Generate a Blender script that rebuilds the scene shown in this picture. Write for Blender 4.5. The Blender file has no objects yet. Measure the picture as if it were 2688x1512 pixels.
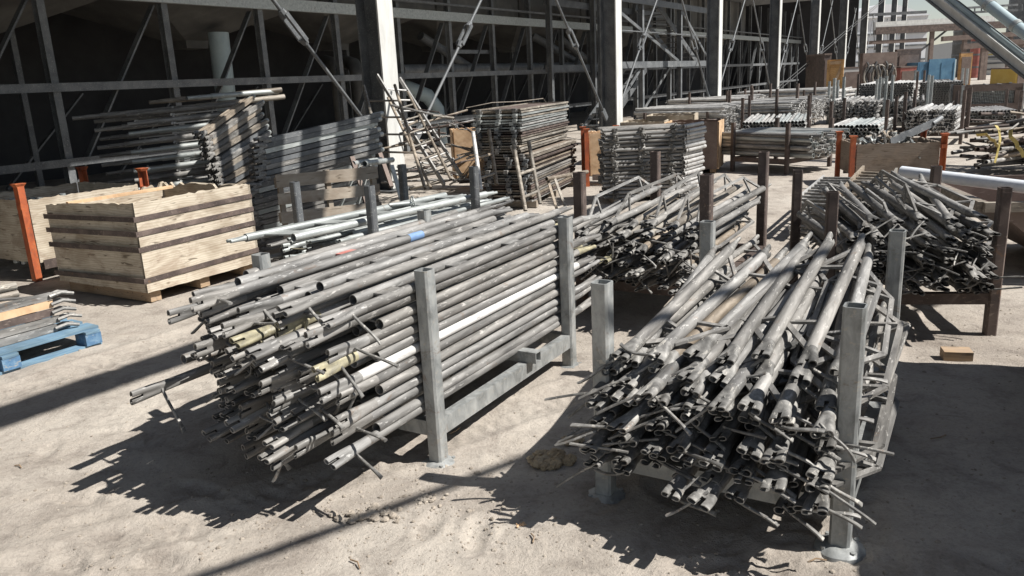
import bpy, math, random
import mathutils
from mathutils import Vector, Matrix, noise
random.seed(11)
R = math.radians
C = bpy.context.scene.collection
UP = Vector((0, 0, 1))

# ------------------------------------------------------------------ camera
FPX, PW, PH = 2080.0, 2688, 1512
PITCH, ROLL, CAMH = R(14.65), R(-2.8), 1.65
_f = Vector((0, math.cos(PITCH), -math.sin(PITCH)))
_u = Vector((0, math.sin(PITCH), math.cos(PITCH)))
_x = Vector((1, 0, 0))
CX = _x * math.cos(ROLL) + _u * math.sin(ROLL)
CY = -_x * math.sin(ROLL) + _u * math.cos(ROLL)
CO = Vector((0, 0, CAMH))
KD = PW / 2576.0

def ray(x, y):                         # survey ray through a point of the photo (2576 px wide grid)
    return CX * ((x * KD - PW / 2) / FPX) - CY * ((y * KD - PH / 2) / FPX) + _f
def gp(x, y, z=0.0):                   # the point at height z
    d = ray(x, y)
    return CO + d * ((z - CAMH) / d.z)
def at(x, y, Y):                       # the point at distance Y
    d = ray(x, y)
    return CO + d * (Y / d.y)

cam_d = bpy.data.cameras.new('camera')
cam = bpy.data.objects.new('camera', cam_d)
C.objects.link(cam)
m = Matrix((CX, CY, -_f)).transposed().to_4x4()
m.translation = CO
cam.matrix_world = m
cam_d.sensor_width = 36
cam_d.lens = 36 * FPX / PW
cam_d.clip_start = 0.05
cam_d.clip_end = 3000
bpy.context.scene.camera = cam

# ------------------------------------------------------------------ mesh helpers
def perp(d):
    d = d.normalized()
    a = UP if abs(d.z) < 0.95 else Vector((1, 0, 0))
    y = a.cross(d).normalized()
    return d, y, d.cross(y)

class MB:
    def __init__(s):
        s.v = []; s.f = []; s.m = []
    def add(s, vs, fs, mi=0):
        o = len(s.v)
        s.v += [tuple(p) for p in vs]
        s.f += [tuple(i + o for i in f) for f in fs]
        s.m += [mi] * len(fs)
        return s
    def box(s, c, size, X=None, Y=None, mi=0):
        X = Vector(X).normalized() if X is not None else Vector((1, 0, 0))
        Y = Vector(Y).normalized() if Y is not None else Vector((0, 1, 0))
        Z = X.cross(Y).normalized()
        c = Vector(c); a, b, d = [k / 2 for k in size]
        vs = [c + X * (i * a) + Y * (j * b) + Z * (k * d) for k in (-1, 1) for j in (-1, 1) for i in (-1, 1)]
        return s.add(vs, [(0, 2, 3, 1), (4, 5, 7, 6), (0, 1, 5, 4), (2, 6, 7, 3), (0, 4, 6, 2), (1, 3, 7, 5)], mi)
    def bar(s, p0, p1, w, h, side=None, mi=0):      # rectangular bar; w across (horizontal), h along the other
        p0 = Vector(p0); p1 = Vector(p1)
        d, y, z = perp(p1 - p0)
        if side is not None:
            sd = Vector(side); y = (sd - d * sd.dot(d)).normalized()
        return s.box((p0 + p1) / 2, ((p1 - p0).length, w, h), d, y, mi)
    def rings(s, rings, close0=True, close1=True, mi=0):
        n = len(rings[0]); vs = [p for r_ in rings for p in r_]; fs = []
        for k in range(len(rings) - 1):
            for i in range(n):
                j = (i + 1) % n
                fs.append((k * n + i, k * n + j, (k + 1) * n + j, (k + 1) * n + i))
        if close0: fs.append(tuple(range(n - 1, -1, -1)))
        if close1: fs.append(tuple((len(rings) - 1) * n + i for i in range(n)))
        return s.add(vs, fs, mi)
    def tube(s, p0, p1, r0, r1=None, n=10, hollow=False, wall=0.0035, depth=0.12, mi=0):
        p0 = Vector(p0); p1 = Vector(p1); r1 = r0 if r1 is None else r1
        d, y, z = perp(p1 - p0)
        def ring(c, r_): return [c + y * (math.cos(2 * math.pi * i / n) * r_) + z * (math.sin(2 * math.pi * i / n) * r_) for i in range(n)]
        if not hollow:
            return s.rings([ring(p0, r0), ring(p1, r1)], mi=mi)
        dp = min(depth, (p1 - p0).length * 0.4)
        rr = [ring(p0 + d * dp, r0 - wall), ring(p0, r0 - wall), ring(p0, r0), ring(p1, r1), ring(p1, r1 - wall), ring(p1 - d * dp, r1 - wall)]
        return s.rings(rr, mi=mi)
    def path(s, pts, r, n=8, mi=0):
        pts = [Vector(p) for p in pts]; rings = []; prev = None
        for i, p in enumerate(pts):
            a = pts[max(i - 1, 0)]; b = pts[min(i + 1, len(pts) - 1)]
            d, y, z = perp(b - a)
            if prev is not None:
                y = (prev - d * prev.dot(d)).normalized(); z = d.cross(y)
            prev = y
            q = r[i] if isinstance(r, (list, tuple)) else r
            rings.append([p + y * (math.cos(2 * math.pi * k / n) * q) + z * (math.sin(2 * math.pi * k / n) * q) for k in range(n)])
        return s.rings(rings, mi=mi)
    def loft(s, secs, n=12, close0=True, close1=True, mi=0):   # (x, cy, cz, hw, hh) ellipses across X
        rs = [[Vector((x, cy + math.cos(2 * math.pi * i / n) * hw, cz + math.sin(2 * math.pi * i / n) * hh)) for i in range(n)] for x, cy, cz, hw, hh in secs]
        return s.rings(rs, close0, close1, mi)
    def mesh(s, name, mats, smooth=35):
        me = bpy.data.meshes.new(name)
        me.from_pydata(s.v, [], s.f)
        for mm in (mats if isinstance(mats, (list, tuple)) else [mats]): me.materials.append(mm)
        if len(set(s.m)) > 1: me.polygons.foreach_set('material_index', s.m)
        if smooth:
            me.shade_smooth(); me.set_sharp_from_angle(angle=R(smooth))
        me.update()
        return me

def link(name, me, parent=None):
    o = bpy.data.objects.new(name, me); C.objects.link(o)
    if parent is not None: o.parent = parent
    return o
def tag(o, label=None, cat=None, group=None, kind=None):
    if cat and not kind: kind = 'thing'
    if label: o['label'] = label
    if cat: o['category'] = cat
    if group: o['group'] = group
    if kind: o['kind'] = kind
    return o
def empty(name, loc=(0, 0, 0), label=None, cat=None, group=None, rz=0.0):
    o = bpy.data.objects.new(name, None); C.objects.link(o)
    o.location = loc; o.rotation_euler = (0, 0, rz)
    o.empty_display_size = 0.1
    return tag(o, label, cat, group)
def part(name, mb, mats, parent, smooth=35):
    return link(name, mb.mesh(name, mats, smooth), parent)
def frame(o, p0, xdir, roll=0.0, yref=None):   # put a thing at p0 with its X axis along xdir
    d = Vector(xdir).normalized()
    y = UP.cross(d)
    y = y.normalized() if y.length > 1e-4 else Vector((0, 1, 0))
    if yref is not None:
        yr = Vector(yref); y = (yr - d * yr.dot(d)).normalized()
    z = d.cross(y)
    mm = Matrix((d, y, z)).transposed() @ Matrix.Rotation(roll, 3, 'X')
    o.rotation_euler = mm.to_euler(); o.location = p0
    return o
ORD = ['first', 'second', 'third', 'fourth', 'fifth', 'sixth', 'seventh', 'eighth', 'ninth', 'tenth', 'eleventh', 'twelfth',
       'thirteenth', 'fourteenth', 'fifteenth', 'sixteenth', 'seventeenth', 'eighteenth', 'nineteenth', 'twentieth']
def nth(i):
    if i < 20: return ORD[i]
    t, u_ = divmod(i + 1, 10)
    base = {2: 'twenty', 3: 'thirty', 4: 'forty'}[t]
    return base + '-' + ORD[u_ - 1] if u_ else {2: 'twentieth', 3: 'thirtieth', 4: 'fortieth'}[t]

# ------------------------------------------------------------------ materials
def nt(name):
    mt = bpy.data.materials.new(name); mt.use_nodes = True
    t = mt.node_tree; b = t.nodes['Principled BSDF']
    return mt, t, b
def node(t, kind, **kw):
    n_ = t.nodes.new(kind)
    for k_, v_ in kw.items():
        if k_ in n_.inputs: n_.inputs[k_].default_value = v_
        else: setattr(n_, k_, v_)
    return n_
def ramp(t, fac, stops):
    r_ = t.nodes.new('ShaderNodeValToRGB'); e = r_.color_ramp.elements
    while len(e) < len(stops): e.new(0.5)
    for el, (p, c) in zip(e, stops):
        el.position = p; el.color = (*c, 1)
    t.links.new(fac, r_.inputs['Fac'])
    return r_.outputs['Color']
def mix(t, fac, a, b, mode='MIX'):
    n_ = t.nodes.new('ShaderNodeMix'); n_.data_type = 'RGBA'; n_.blend_type = mode
    for sock, val in (('Factor', fac), ('A', a), ('B', b)):
        i = [k for k in n_.inputs if k.name == sock and (sock == 'Factor' and k.type == 'VALUE' or sock != 'Factor' and k.type == 'RGBA')][0]
        if hasattr(val, 'links'): t.links.new(val, i)
        elif sock == 'Factor': i.default_value = val
        else: i.default_value = (*val, 1)
    return [k for k in n_.outputs if k.type == 'RGBA'][0]
def math_(t, op, a, b=0.0, clamp=False):
    n_ = t.nodes.new('ShaderNodeMath'); n_.operation = op; n_.use_clamp = clamp
    for i, v in enumerate((a, b)):
        if hasattr(v, 'links'): t.links.new(v, n_.inputs[i])
        else: n_.inputs[i].default_value = v
    return n_.outputs[0]
def coords(t, scale=(1, 1, 1), rnd=True, world=False):
    if world:
        src = t.nodes.new('ShaderNodeNewGeometry').outputs['Position']
    else:
        src = t.nodes.new('ShaderNodeTexCoord').outputs['Object']
    mp = t.nodes.new('ShaderNodeMapping')
    t.links.new(src, mp.inputs['Vector']); mp.inputs['Scale'].default_value = scale
    if rnd and not world:
        oi = t.nodes.new('ShaderNodeObjectInfo')
        v = t.nodes.new('ShaderNodeVectorMath'); v.operation = 'SCALE'
        cx = t.nodes.new('ShaderNodeCombineXYZ')
        for i in range(3): t.links.new(oi.outputs['Random'], cx.inputs[i])
        t.links.new(cx.outputs[0], v.inputs[0]); v.inputs['Scale'].default_value = 37.0
        t.links.new(v.outputs[0], mp.inputs['Location'])
    return mp.outputs[0]
def noise_(t, vec, scale, detail=4, rough=0.6, dist=0.0):
    n_ = node(t, 'ShaderNodeTexNoise', Scale=scale, Detail=detail, Roughness=rough, Distortion=dist)
    t.links.new(vec, n_.inputs['Vector'])
    return n_.outputs['Fac']
def bump(t, b, h_, strength, dist=0.01, chain=None):
    n_ = node(t, 'ShaderNodeBump', Strength=strength, Distance=dist)
    t.links.new(h_, n_.inputs['Height'])
    if chain is not None: t.links.new(chain, n_.inputs['Normal'])
    t.links.new(n_.outputs[0], b.inputs['Normal'])
    return n_.outputs[0]

def metal_mat(name, dark, mid, light, rough=0.6, metal=0.2, scale=(3, 22, 22), rnd=0.3, scuff=None, bmp=0.25, tint=None):
    """painted or galvanised steel, dusty and scuffed, each object with its own tone"""
    mt, t, b = nt(name)
    v = coords(t, scale)
    n1 = noise_(t, v, 1.0, 5, 0.65, 0.4)
    col = ramp(t, n1, [(0.30, dark), (0.5, mid), (0.70, light)])
    v2 = coords(t, (14, 60, 60))
    n2 = noise_(t, v2, 1.0, 3, 0.7)
    if scuff:
        f_ = math_(t, 'MULTIPLY', math_(t, 'GREATER_THAN', n2, 0.62), 0.75)
        col = mix(t, f_, col, scuff)
    n6 = noise_(t, coords(t, (7, 9, 9)), 1.0, 6, .75, 1.2)
    if name in ('galvanised_post', 'dusty_pipe', 'galvanised', 'tan_worn_tube', 'bright_tube', 'rusty_brown', 'orange_paint', 'blue_paint', 'worn_yellow', 'cast_head'):
        rc = {'rusty_brown': (.2, .11, .06), 'orange_paint': (.11, .06, .045), 'blue_paint': (.22, .19, .15), 'worn_yellow': (.16, .15, .135)}.get(name, (.16, .105, .07))
        col = mix(t, ramp(t, n6, [(0.60, (0, 0, 0)), (0.70, (.7, .7, .7))]), col, rc)
    oi = t.nodes.new('ShaderNodeObjectInfo')
    if tint:
        r2 = math_(t, 'FRACT', math_(t, 'MULTIPLY', oi.outputs['Random'], 7.31))
        col = mix(t, math_(t, 'MULTIPLY', r2, 0.8), col, tint, 'MULTIPLY')
    g_ = math_(t, 'ADD', math_(t, 'MULTIPLY', oi.outputs['Random'], 2 * rnd), 1 - rnd)
    cb = t.nodes.new('ShaderNodeCombineXYZ')
    for i in range(3): t.links.new(g_, cb.inputs[i])
    col = mix(t, 1.0, col, cb.outputs[0], 'MULTIPLY')
    t.links.new(col, b.inputs['Base Color'])
    b.inputs['Metallic'].default_value = metal
    rr = math_(t, 'ADD', math_(t, 'MULTIPLY', n1, 0.3), rough - 0.15)
    t.links.new(rr, b.inputs['Roughness'])
    bump(t, b, n2, bmp, 0.002)
    return mt

M = {}
M['pipe'] = metal_mat('dusty_pipe', (.085, .083, .080), (.193, .189, .181), (.33, .324, .312), .6, .15, rnd=.3, scuff=(.40, .395, .38), tint=(.95, .915, .87), bmp=.4)
M['galv'] = metal_mat('galvanised', (.25, .27, .265), (.36, .38, .37), (.46, .48, .465), .48, .4, rnd=.12, scuff=(.5, .51, .49))
M['post'] = metal_mat('galvanised_post', (.17, .175, .17), (.29, .30, .295), (.42, .425, .41), .5, .3, (16, 16, 9), rnd=.1, scuff=(.36, .34, .30), bmp=.4)
M['head'] = metal_mat('cast_head', (.075, .072, .068), (.165, .16, .15), (.31, .30, .28), .6, .15, (20, 20, 20), rnd=.3, scuff=(.4, .38, .34))
M['yellow'] = metal_mat('worn_yellow', (.13, .12, .095), (.27, .245, .16), (.42, .38, .25), .6, .05, (16, 20, 20), rnd=.2, scuff=(.4, .38, .3))
M['white'] = metal_mat('white_paint', (.36, .35, .33), (.58, .57, .55), (.72, .71, .69), .55, .0, rnd=.05, scuff=(.35, .33, .31))
M['pvc'] = metal_mat('white_plastic', (.62, .65, .7), (.68, .71, .75), (.74, .76, .79), .35, .0, rnd=.0)
M['rust'] = metal_mat('rusty_brown', (.045, .034, .03), (.085, .063, .055), (.15, .115, .098), .7, .1, (6, 6, 6), rnd=.25, scuff=(.2, .16, .13))
M['orange'] = metal_mat('orange_paint', (.16, .045, .025), (.36, .085, .028), (.44, .14, .05), .65, .0, (7, 7, 4), rnd=.1, scuff=(.16, .085, .06))
M['blue'] = metal_mat('blue_paint', (.07, .11, .16), (.07, .155, .27), (.16, .26, .36), .75, .0, (14, 14, 14), rnd=.1, scuff=(.3, .29, .25))
M['teal'] = metal_mat('blue_grey_pipe', (.3, .38, .41), (.38, .46, .48), (.45, .53, .54), .5, .05, (2, 2, 2), rnd=.1)
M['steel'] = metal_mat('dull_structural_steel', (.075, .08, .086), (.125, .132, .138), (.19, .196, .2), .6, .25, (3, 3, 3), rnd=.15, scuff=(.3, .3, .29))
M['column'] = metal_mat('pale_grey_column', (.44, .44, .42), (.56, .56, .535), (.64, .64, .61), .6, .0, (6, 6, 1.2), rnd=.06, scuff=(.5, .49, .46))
M['frame_tube'] = metal_mat('tan_worn_tube', (.11, .098, .083), (.215, .196, .168), (.36, .34, .30), .6, .1, rnd=.3, scuff=(.42, .38, .32), tint=(1, .86, .72))
M['silver'] = metal_mat('bright_tube', (.24, .236, .226), (.37, .362, .347), (.5, .49, .47), .5, .2, (3, 12, 12), rnd=.2, scuff=(.6, .59, .56))
M['dark'] = metal_mat('dark_hole_shade', (.012, .011, .01), (.016, .014, .013), (.02, .018, .016), .9, .0, rnd=0)  # near black, the shade inside the tube mouths put into the colour
M['darkwall'] = metal_mat('dark_grey_wall', (.022, .022, .024), (.035, .035, .038), (.05, .05, .052), .85, .0, (1, 1, 1), rnd=.05)  # even dark grey for the back walls and the fascia
M['concrete'] = metal_mat('pale_concrete', (.4, .39, .37), (.46, .45, .43), (.52, .51, .49), .8, .0, (.5, .5, .5), rnd=.06)
M['brown_steel'] = metal_mat('brown_steel_plate', (.10, .072, .06), (.15, .11, .092), (.2, .155, .13), .7, .05, (4, 4, 4), rnd=.1, scuff=(.22, .18, .16))
M['grey_hopper'] = metal_mat('grey_hopper', (.06, .059, .056), (.10, .098, .092), (.15, .146, .136), .7, .05, (1.5, 1.5, 1.5), rnd=.1)
M['red'] = metal_mat('faded_red', (.2, .06, .045), (.28, .09, .07), (.36, .14, .11), .65, .0, (3, 3, 3), rnd=.1)
M['bluebox'] = metal_mat('blue_steel', (.04, .105, .17), (.055, .145, .235), (.09, .2, .29), .6, .0, (2, 2, 2), rnd=.05)
M['ylw_machine'] = metal_mat('yellow_paint', (.38, .24, .04), (.46, .3, .05), (.5, .35, .09), .5, .0, (2, 2, 2), rnd=.05)
M['silo'] = metal_mat('white_cladding', (.55, .56, .58), (.62, .63, .65), (.68, .69, .7), .6, .0, (.2, .2, .05), rnd=.05)
M['tape'] = metal_mat('yellow_tape', (.25, .2, .07), (.38, .3, .09), (.45, .37, .14), .6, .0, (10, 10, 10), rnd=.05)
M['red_plate'] = metal_mat('red_paint_chip', (.4, .12, .1), (.5, .2, .17), (.4, .3, .27), .6, .05, (14, 14, 14), rnd=0)
M['blue_mark'] = metal_mat('blue_mark_paint', (.14, .22, .38), (.16, .27, .46), (.3, .33, .36), .6, .05, (14, 30, 30), rnd=0)
M['cable'] = metal_mat('steel_cable', (.05, .05, .05), (.08, .08, .08), (.12, .12, .12), .6, .3, rnd=.1)
M['wool'] = metal_mat('tan_fibre', (.25, .19, .12), (.38, .3, .2), (.46, .38, .27), .95, .0, (14, 14, 14), rnd=0, bmp=.8)

def wood_mat(name, dark, mid, light, axis=0, rnd=.15, knots=True, grain=15):
    mt, t, b = nt(name)
    sc = [grain, grain, grain]; sc[axis] = 1.4
    v = coords(t, sc)
    n1 = noise_(t, v, 1.0, 6, 0.72, 1.6)
    v2 = coords(t, (3, 3, 5))
    n2 = noise_(t, v2, 1.0, 3, 0.6, 0.5)
    w = t.nodes.new('ShaderNodeTexWave'); w.wave_type = 'BANDS'; w.bands_direction = 'Z'
    w.inputs['Scale'].default_value = 5.0; w.inputs['Distortion'].default_value = 9.0
    w.inputs['Detail'].default_value = 3; w.inputs['Detail Scale'].default_value = 0.8
    s3 = [3.0, 3.0, 3.0]; s3[axis] = 0.7
    t.links.new(coords(t, s3), w.inputs['Vector'])
    nl_ = noise_(t, coords(t, tuple((1.2 if i == axis else 6.5) for i in range(3))), 1.0, 5, .65, 1.2)
    f_ = math_(t, 'ADD', math_(t, 'MULTIPLY', n1, .34), math_(t, 'ADD', math_(t, 'MULTIPLY', w.outputs['Fac'], .22), math_(t, 'MULTIPLY', nl_, .44)))
    col = ramp(t, f_, [(0.12, dark), (0.42, mid), (0.8, light)])
    stain = ramp(t, n2, [(0.35, (.55, .5, .45)), (0.55, (1, 1, 1))])
    col = mix(t, 0.7, col, stain, 'MULTIPLY')
    if knots:
        vo = node(t, 'ShaderNodeTexVoronoi', Scale=3.2)
        t.links.new(coords(t, (1, 1, 1.7)), vo.inputs['Vector'])
        k_ = ramp(t, vo.outputs['Distance'], [(0.03, (.25, .18, .12)), (0.09, (1, 1, 1))])
        col = mix(t, 0.8, col, k_, 'MULTIPLY')
    if knots:
        sc4 = [42, 42, 42]; sc4[axis] = 6
        n4 = noise_(t, coords(t, sc4), 1.0, 2, .5, .6)
        col = mix(t, ramp(t, n4, [(0.64, (0, 0, 0)), (0.69, (.85, .85, .85))]), col, (.10, .075, .05))
        n5 = noise_(t, coords(t, (4, 4, 7)), 1.0, 4, .7, .8)
        col = mix(t, ramp(t, n5, [(0.50, (0, 0, 0)), (0.66, (.62, .62, .62))]), col, (.27, .205, .15))
    oi = t.nodes.new('ShaderNodeObjectInfo')
    g_ = math_(t, 'ADD', math_(t, 'MULTIPLY', oi.outputs['Random'], 2 * rnd), 1 - rnd)
    cb = t.nodes.new('ShaderNodeCombineXYZ')
    for i in range(3): t.links.new(g_, cb.inputs[i])
    col = mix(t, 1.0, col, cb.outputs[0], 'MULTIPLY')
    t.links.new(col, b.inputs['Base Color']); b.inputs['Roughness'].default_value = .85
    bump(t, b, f_, .5, .004)
    return mt
M['ply'] = wood_mat('weathered_plywood', (.22, .175, .125), (.43, .37, .285), (.58, .525, .435), 0)
M['ply_y'] = wood_mat('weathered_plywood_cross', (.22, .175, .125), (.43, .37, .285), (.58, .525, .435), 1)
M['plank'] = wood_mat('grey_planks', (.2, .165, .125), (.34, .29, .235), (.45, .4, .33), 0)
M['newply'] = wood_mat('tan_plywood', (.42, .27, .15), (.55, .37, .22), (.62, .44, .28), 2, knots=False, grain=8)
M['darkply'] = wood_mat('grey_brown_boards', (.11, .085, .065), (.2, .16, .125), (.28, .23, .185), 0)
M['lumber'] = wood_mat('fresh_lumber', (.32, .17, .065), (.46, .26, .10), (.52, .32, .15), 2, knots=False)
M['blockwood'] = wood_mat('cut_timber', (.22, .15, .09), (.32, .225, .14), (.4, .29, .19), 0)
M['bluewood'] = wood_mat('blue_painted_wood', (.2, .19, .17), (.11, .2, .29), (.2, .3, .36), 0, knots=False)

def ground_mat():
    mt, t, b = nt('dry_dirt')
    v = coords(t, (1, 1, 1), world=True)
    n1 = noise_(t, v, .8, 7, .66, .6)
    n2 = noise_(t, v, 5.0, 8, .72, .5)
    n3 = noise_(t, v, 55.0, 5, .75)
    col = ramp(t, n1, [(0.30, (.25, .215, .182)), (0.48, (.37, .33, .285)), (0.66, (.448, .408, .355))])
    c2 = ramp(t, n2, [(0.32, (.58, .56, .55)), (0.5, (.97, .97, .97)), (0.72, (1.1, 1.09, 1.07))])
    col = mix(t, .85, col, c2, 'MULTIPLY')
    c3 = ramp(t, n3, [(0.3, (.66, .65, .64)), (0.5, (1, 1, 1)), (0.72, (1.12, 1.1, 1.08))])
    col = mix(t, .75, col, c3, 'MULTIPLY')
    t.links.new(col, b.inputs['Base Color']); b.inputs['Roughness'].default_value = .95
    vo = node(t, 'ShaderNodeTexVoronoi', Scale=38.0); t.links.new(v, vo.inputs['Vector'])
    h1 = math_(t, 'ADD', math_(t, 'MULTIPLY', n2, 1.0), math_(t, 'MULTIPLY', n3, .4))
    c = bump(t, b, h1, .8, .022)
    v4 = noise_(t, v, 140.0, 3, .7)
    bump(t, b, v4, .5, .006, c)
    return mt
M['dirt'] = ground_mat()
M['stone'] = metal_mat('dirt_clods', (.2, .17, .135), (.33, .285, .235), (.43, .385, .325), .95, .0, (20, 20, 20), rnd=.2, bmp=.8)

# ------------------------------------------------------------------ ground
_fr = random.Random(5)
PRINTS = []
for k in range(46):
    q = gp(_fr.choice((_fr.gauss(2000, 260), _fr.uniform(0, 2576), _fr.gauss(350, 200))), _fr.choice((_fr.uniform(1150, 1440), _fr.uniform(800, 1440))))
    PRINTS.append((q.x, q.y, _fr.uniform(0, 6.28), _fr.uniform(.008, .015)))
PGRID = {}
for p_ in PRINTS:
    for i in (-1, 0, 1):
        for j in (-1, 0, 1): PGRID.setdefault((int(p_[0] // .4) + i, int(p_[1] // .4) + j), []).append(p_)
def prints(x, y):
    h_ = 0.0
    for px, py, an, dp in PGRID.get((int(x // .4), int(y // .4)), ()):
        dx, dy = x - px, y - py
        u = (dx * math.cos(an) + dy * math.sin(an)) / .135; v = (-dx * math.sin(an) + dy * math.cos(an)) / .05
        r2 = u * u + v * v
        if r2 < 2.2:
            h_ += dp * (-(1 - r2) * 1.2 + .25 * math.sin(u * 16) if r2 < 1 else .45 * math.sin((r2 - 1) / 1.2 * math.pi))
    return h_
def ruts(x, y):
    h_ = 0.0
    for ox, oy, dx, dy in ((-1.75, 2.6, .82, .57), (2.4, 4.9, .52, .855), (-2.5, 5.2, .50, .866)):
        w = (x - ox) * -dy + (y - oy) * dx; l_ = (x - ox) * dx + (y - oy) * dy
        w += .04 * math.sin(l_ * 1.3)
        if abs(w) < .2:
            f = max(0, 1 - (abs(w) / .12) ** 2) if abs(w) < .12 else 0
            h_ -= f * (.010 + .0055 * math.sin(l_ * 75 + (1.6 if w > 0 else 0) + abs(w) * 30))
            if abs(w) >= .12: h_ += .008 * math.sin((abs(w) - .12) / .08 * math.pi)
    return h_
def hgt(x, y):
    a = 0.022 * noise.noise(Vector((x * .55, y * .55, 1.3)))
    a += 0.010 * noise.noise(Vector((x * 1.9, y * 1.9, 4.1)))
    f2 = noise.fractal(Vector((x * 5.5, y * 5.5, 2.0)), 1.0, 2.0, 3)
    a += 0.0048 * f2
    if -6 < x < 6 and 1 < y < 9: a += prints(x, y) + ruts(x, y)
    rough = max(0.0, noise.noise(Vector((x * .9 + 5, y * .9, 9.0))) + .15)
    a += 0.011 * rough * noise.fractal(Vector((x * 16, y * 16, 7.0)), .8, 2.2, 3)
    return a
def axis_list(lo, hi, c0, c1, step, grow=1.16):
    out = []; x = c0
    while x <= c1: out.append(x); x += step
    s = step; x = c1
    while x < hi: s *= grow; x += s; out.append(x)
    s = step; x = c0; pre = []
    while x > lo: s *= grow; x -= s; pre.append(x)
    return pre[::-1] + out
xs = axis_list(-400, 500, -3.0, 3.0, .019, 1.04)
ys = axis_list(-60, 900, 1.75, 5.2, .017, 1.03)
gm = bpy.data.meshes.new('dirt_ground')
nx, ny = len(xs), len(ys)
gv = []
for y in ys:
    far = min(1.0, max(0.0, (60 - abs(y)) / 40.0))
    for x in xs:
        gv.append((x, y, hgt(x, y) * far if abs(x) < 60 else 0.0))
gf = [(j * nx + i, j * nx + i + 1, (j + 1) * nx + i + 1, (j + 1) * nx + i) for j in range(ny - 1) for i in range(nx - 1)]
gm.from_pydata(gv, [], gf); gm.shade_smooth(); gm.materials.append(M['dirt'])
tag(link('dirt_ground', gm), kind='structure')

def clod_mesh(mb, c, r, seed, squash=.6):
    rr = random.Random(seed); n = 7; rings = []
    for k, (zz, q) in enumerate(((-.6, .7), (-.05, 1.0), (.5, .8), (.85, .4))):
        rings.append([Vector((c[0] + math.cos(2 * math.pi * i / n + k) * r * q * rr.uniform(.65, 1.25), c[1] + math.sin(2 * math.pi * i / n + k) * r * q * rr.uniform(.65, 1.25), c[2] + zz * r * squash * rr.uniform(.7, 1.2))) for i in range(n)])
    mb.rings(rings)
g = MB()
for k in range(2600):
    if k < 1300:
        px, py = random.uniform(0, 2576), random.uniform(760, 1449)
    elif k < 2000:
        px, py = random.gauss(1000, 330), random.gauss(1290, 75)
    else:
        px, py = random.uniform(0, 2576), random.uniform(560, 900)
    p = gp(px, max(py, 420))
    r_ = abs(random.gauss(0, .0034)) + .0018
    if 1300 <= k < 2000 and random.random() < .06: r_ *= 2
    clod_mesh(g, (p.x, p.y, hgt(p.x, p.y) + r_ * .1), r_, k)
tag(link('gravel', g.mesh('gravel', M['stone'], 0)), kind='stuff')
# crumbled clods in front of the left rack
for k, (px, py, rad, cnt, lab) in enumerate(((940, 1293, .055, 46, 'small heap of crumbled dirt clods on the ground in the lower centre'),
                                        (1075, 1255, .05, 24, 'thin line of dirt lumps between the two front racks'))):
    p = gp(px, py); mb = MB()
    for i in range(cnt):
        qx, qy = random.gauss(0, rad), random.gauss(0, rad * .6)
        r_ = random.uniform(.006, .02) * (1.2 if k == 0 else .8)
        clod_mesh(mb, (qx, qy, r_ * .4), r_, 900 + 50 * k + i)
    o = link('dirt_heap', mb.mesh('dirt_heap', M['stone'], 0)); o.location = (p.x, p.y, hgt(p.x, p.y))
    tag(o, lab, 'dirt heap')

# ------------------------------------------------------------------ scaffold member prototypes
RT = .0225
def head_mb(tl=.10, wide=.034, r=RT, hh=.017, pinch=.5, slot=.0085, lip=.045, n=28):
    """the squeezed end of a truss tube: the tube flattens to a figure of eight mouth with a slot cut back from the tip; faces -X, joins the tube at x=0"""
    mb = MB()
    def ring(x, f, inset=0.0):
        w = r * (1 - f) + wide * f - inset; h_ = r * (1 - f) + hh * f - inset; out = []
        for i in range(n):
            t_ = 2 * math.pi * i / n; cx, sy = math.cos(t_), math.sin(t_)
            y = h_ * (1 if sy >= 0 else -1) * abs(sy) ** (1 - .35 * f) * (1 - pinch * f * math.exp(-(cx / .42) ** 2))
            out.append(Vector((x, w * cx, y)))
        return out
    xs_ = [(.0, 0), (-.02, .0), (-tl * .45, .3), (-tl * .75, .8), (-tl, 1.0)]
    outer = [ring(x, f) for x, f in xs_]
    mb.rings(outer, False, False)
    e0, e1 = ring(-tl, 1.0), ring(-tl - lip, 1.12); i0, i1 = ring(-tl, 1.0, .0042), ring(-tl - lip, 1.12, .0042)
    k0 = len(mb.v); vs = e0 + e1 + i0 + i1; fs = []; cut = set()
    for i in range(n):
        j = (i + 1) % n
        mid = (e1[i].y + e1[j].y) / 2
        if abs(mid) < slot: cut.add(i); continue
        fs += [(i, j, n + j, n + i), (2 * n + j, 2 * n + i, 3 * n + i, 3 * n + j), (n + i, n + j, 3 * n + j, 3 * n + i)]
    for i in cut:
        for v_ in (i, (i + 1) % n):
            nb = v_ if v_ != i else (i - 1) % n
            if nb not in cut: fs.append((v_, n + v_, 3 * n + v_, 2 * n + v_))
    mb.add(vs, fs, 0)
    mb.add([p.copy() for p in i0], [tuple(range(n))], 1)  # bottom of the mouth, painted near black for the shade inside
    return mb
def wedge_mb(bend=.3, L=.17, w=.02):
    mb = MB()
    q0, q1, q2, q3 = Vector((-.085, -.01, .008)), Vector((-.115, L * .3, .004)), Vector((-.115 - bend * .03, L * .65, -.012)), Vector((-.12 - bend * .08, L, -.035 * bend))
    rg = []
    for k in range(9):
        t_ = k / 8; p = q0 * (1 - t_) ** 3 + q1 * (3 * t_ * (1 - t_) ** 2) + q2 * (3 * t_ * t_ * (1 - t_)) + q3 * t_ ** 3
        ww = w * (.62 + .5 * max(0, t_ - .55) ** 1.5 * 2.4) / 2; tt = .0048
        rg.append([p + Vector((i * ww, 0, j * tt)) for i, j in ((-1, -.6), (-.6, -1), (.6, -1), (1, -.6), (1, .6), (.6, 1), (-.6, 1), (-1, .6))])
    mb.rings(rg)
    return mb

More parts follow.
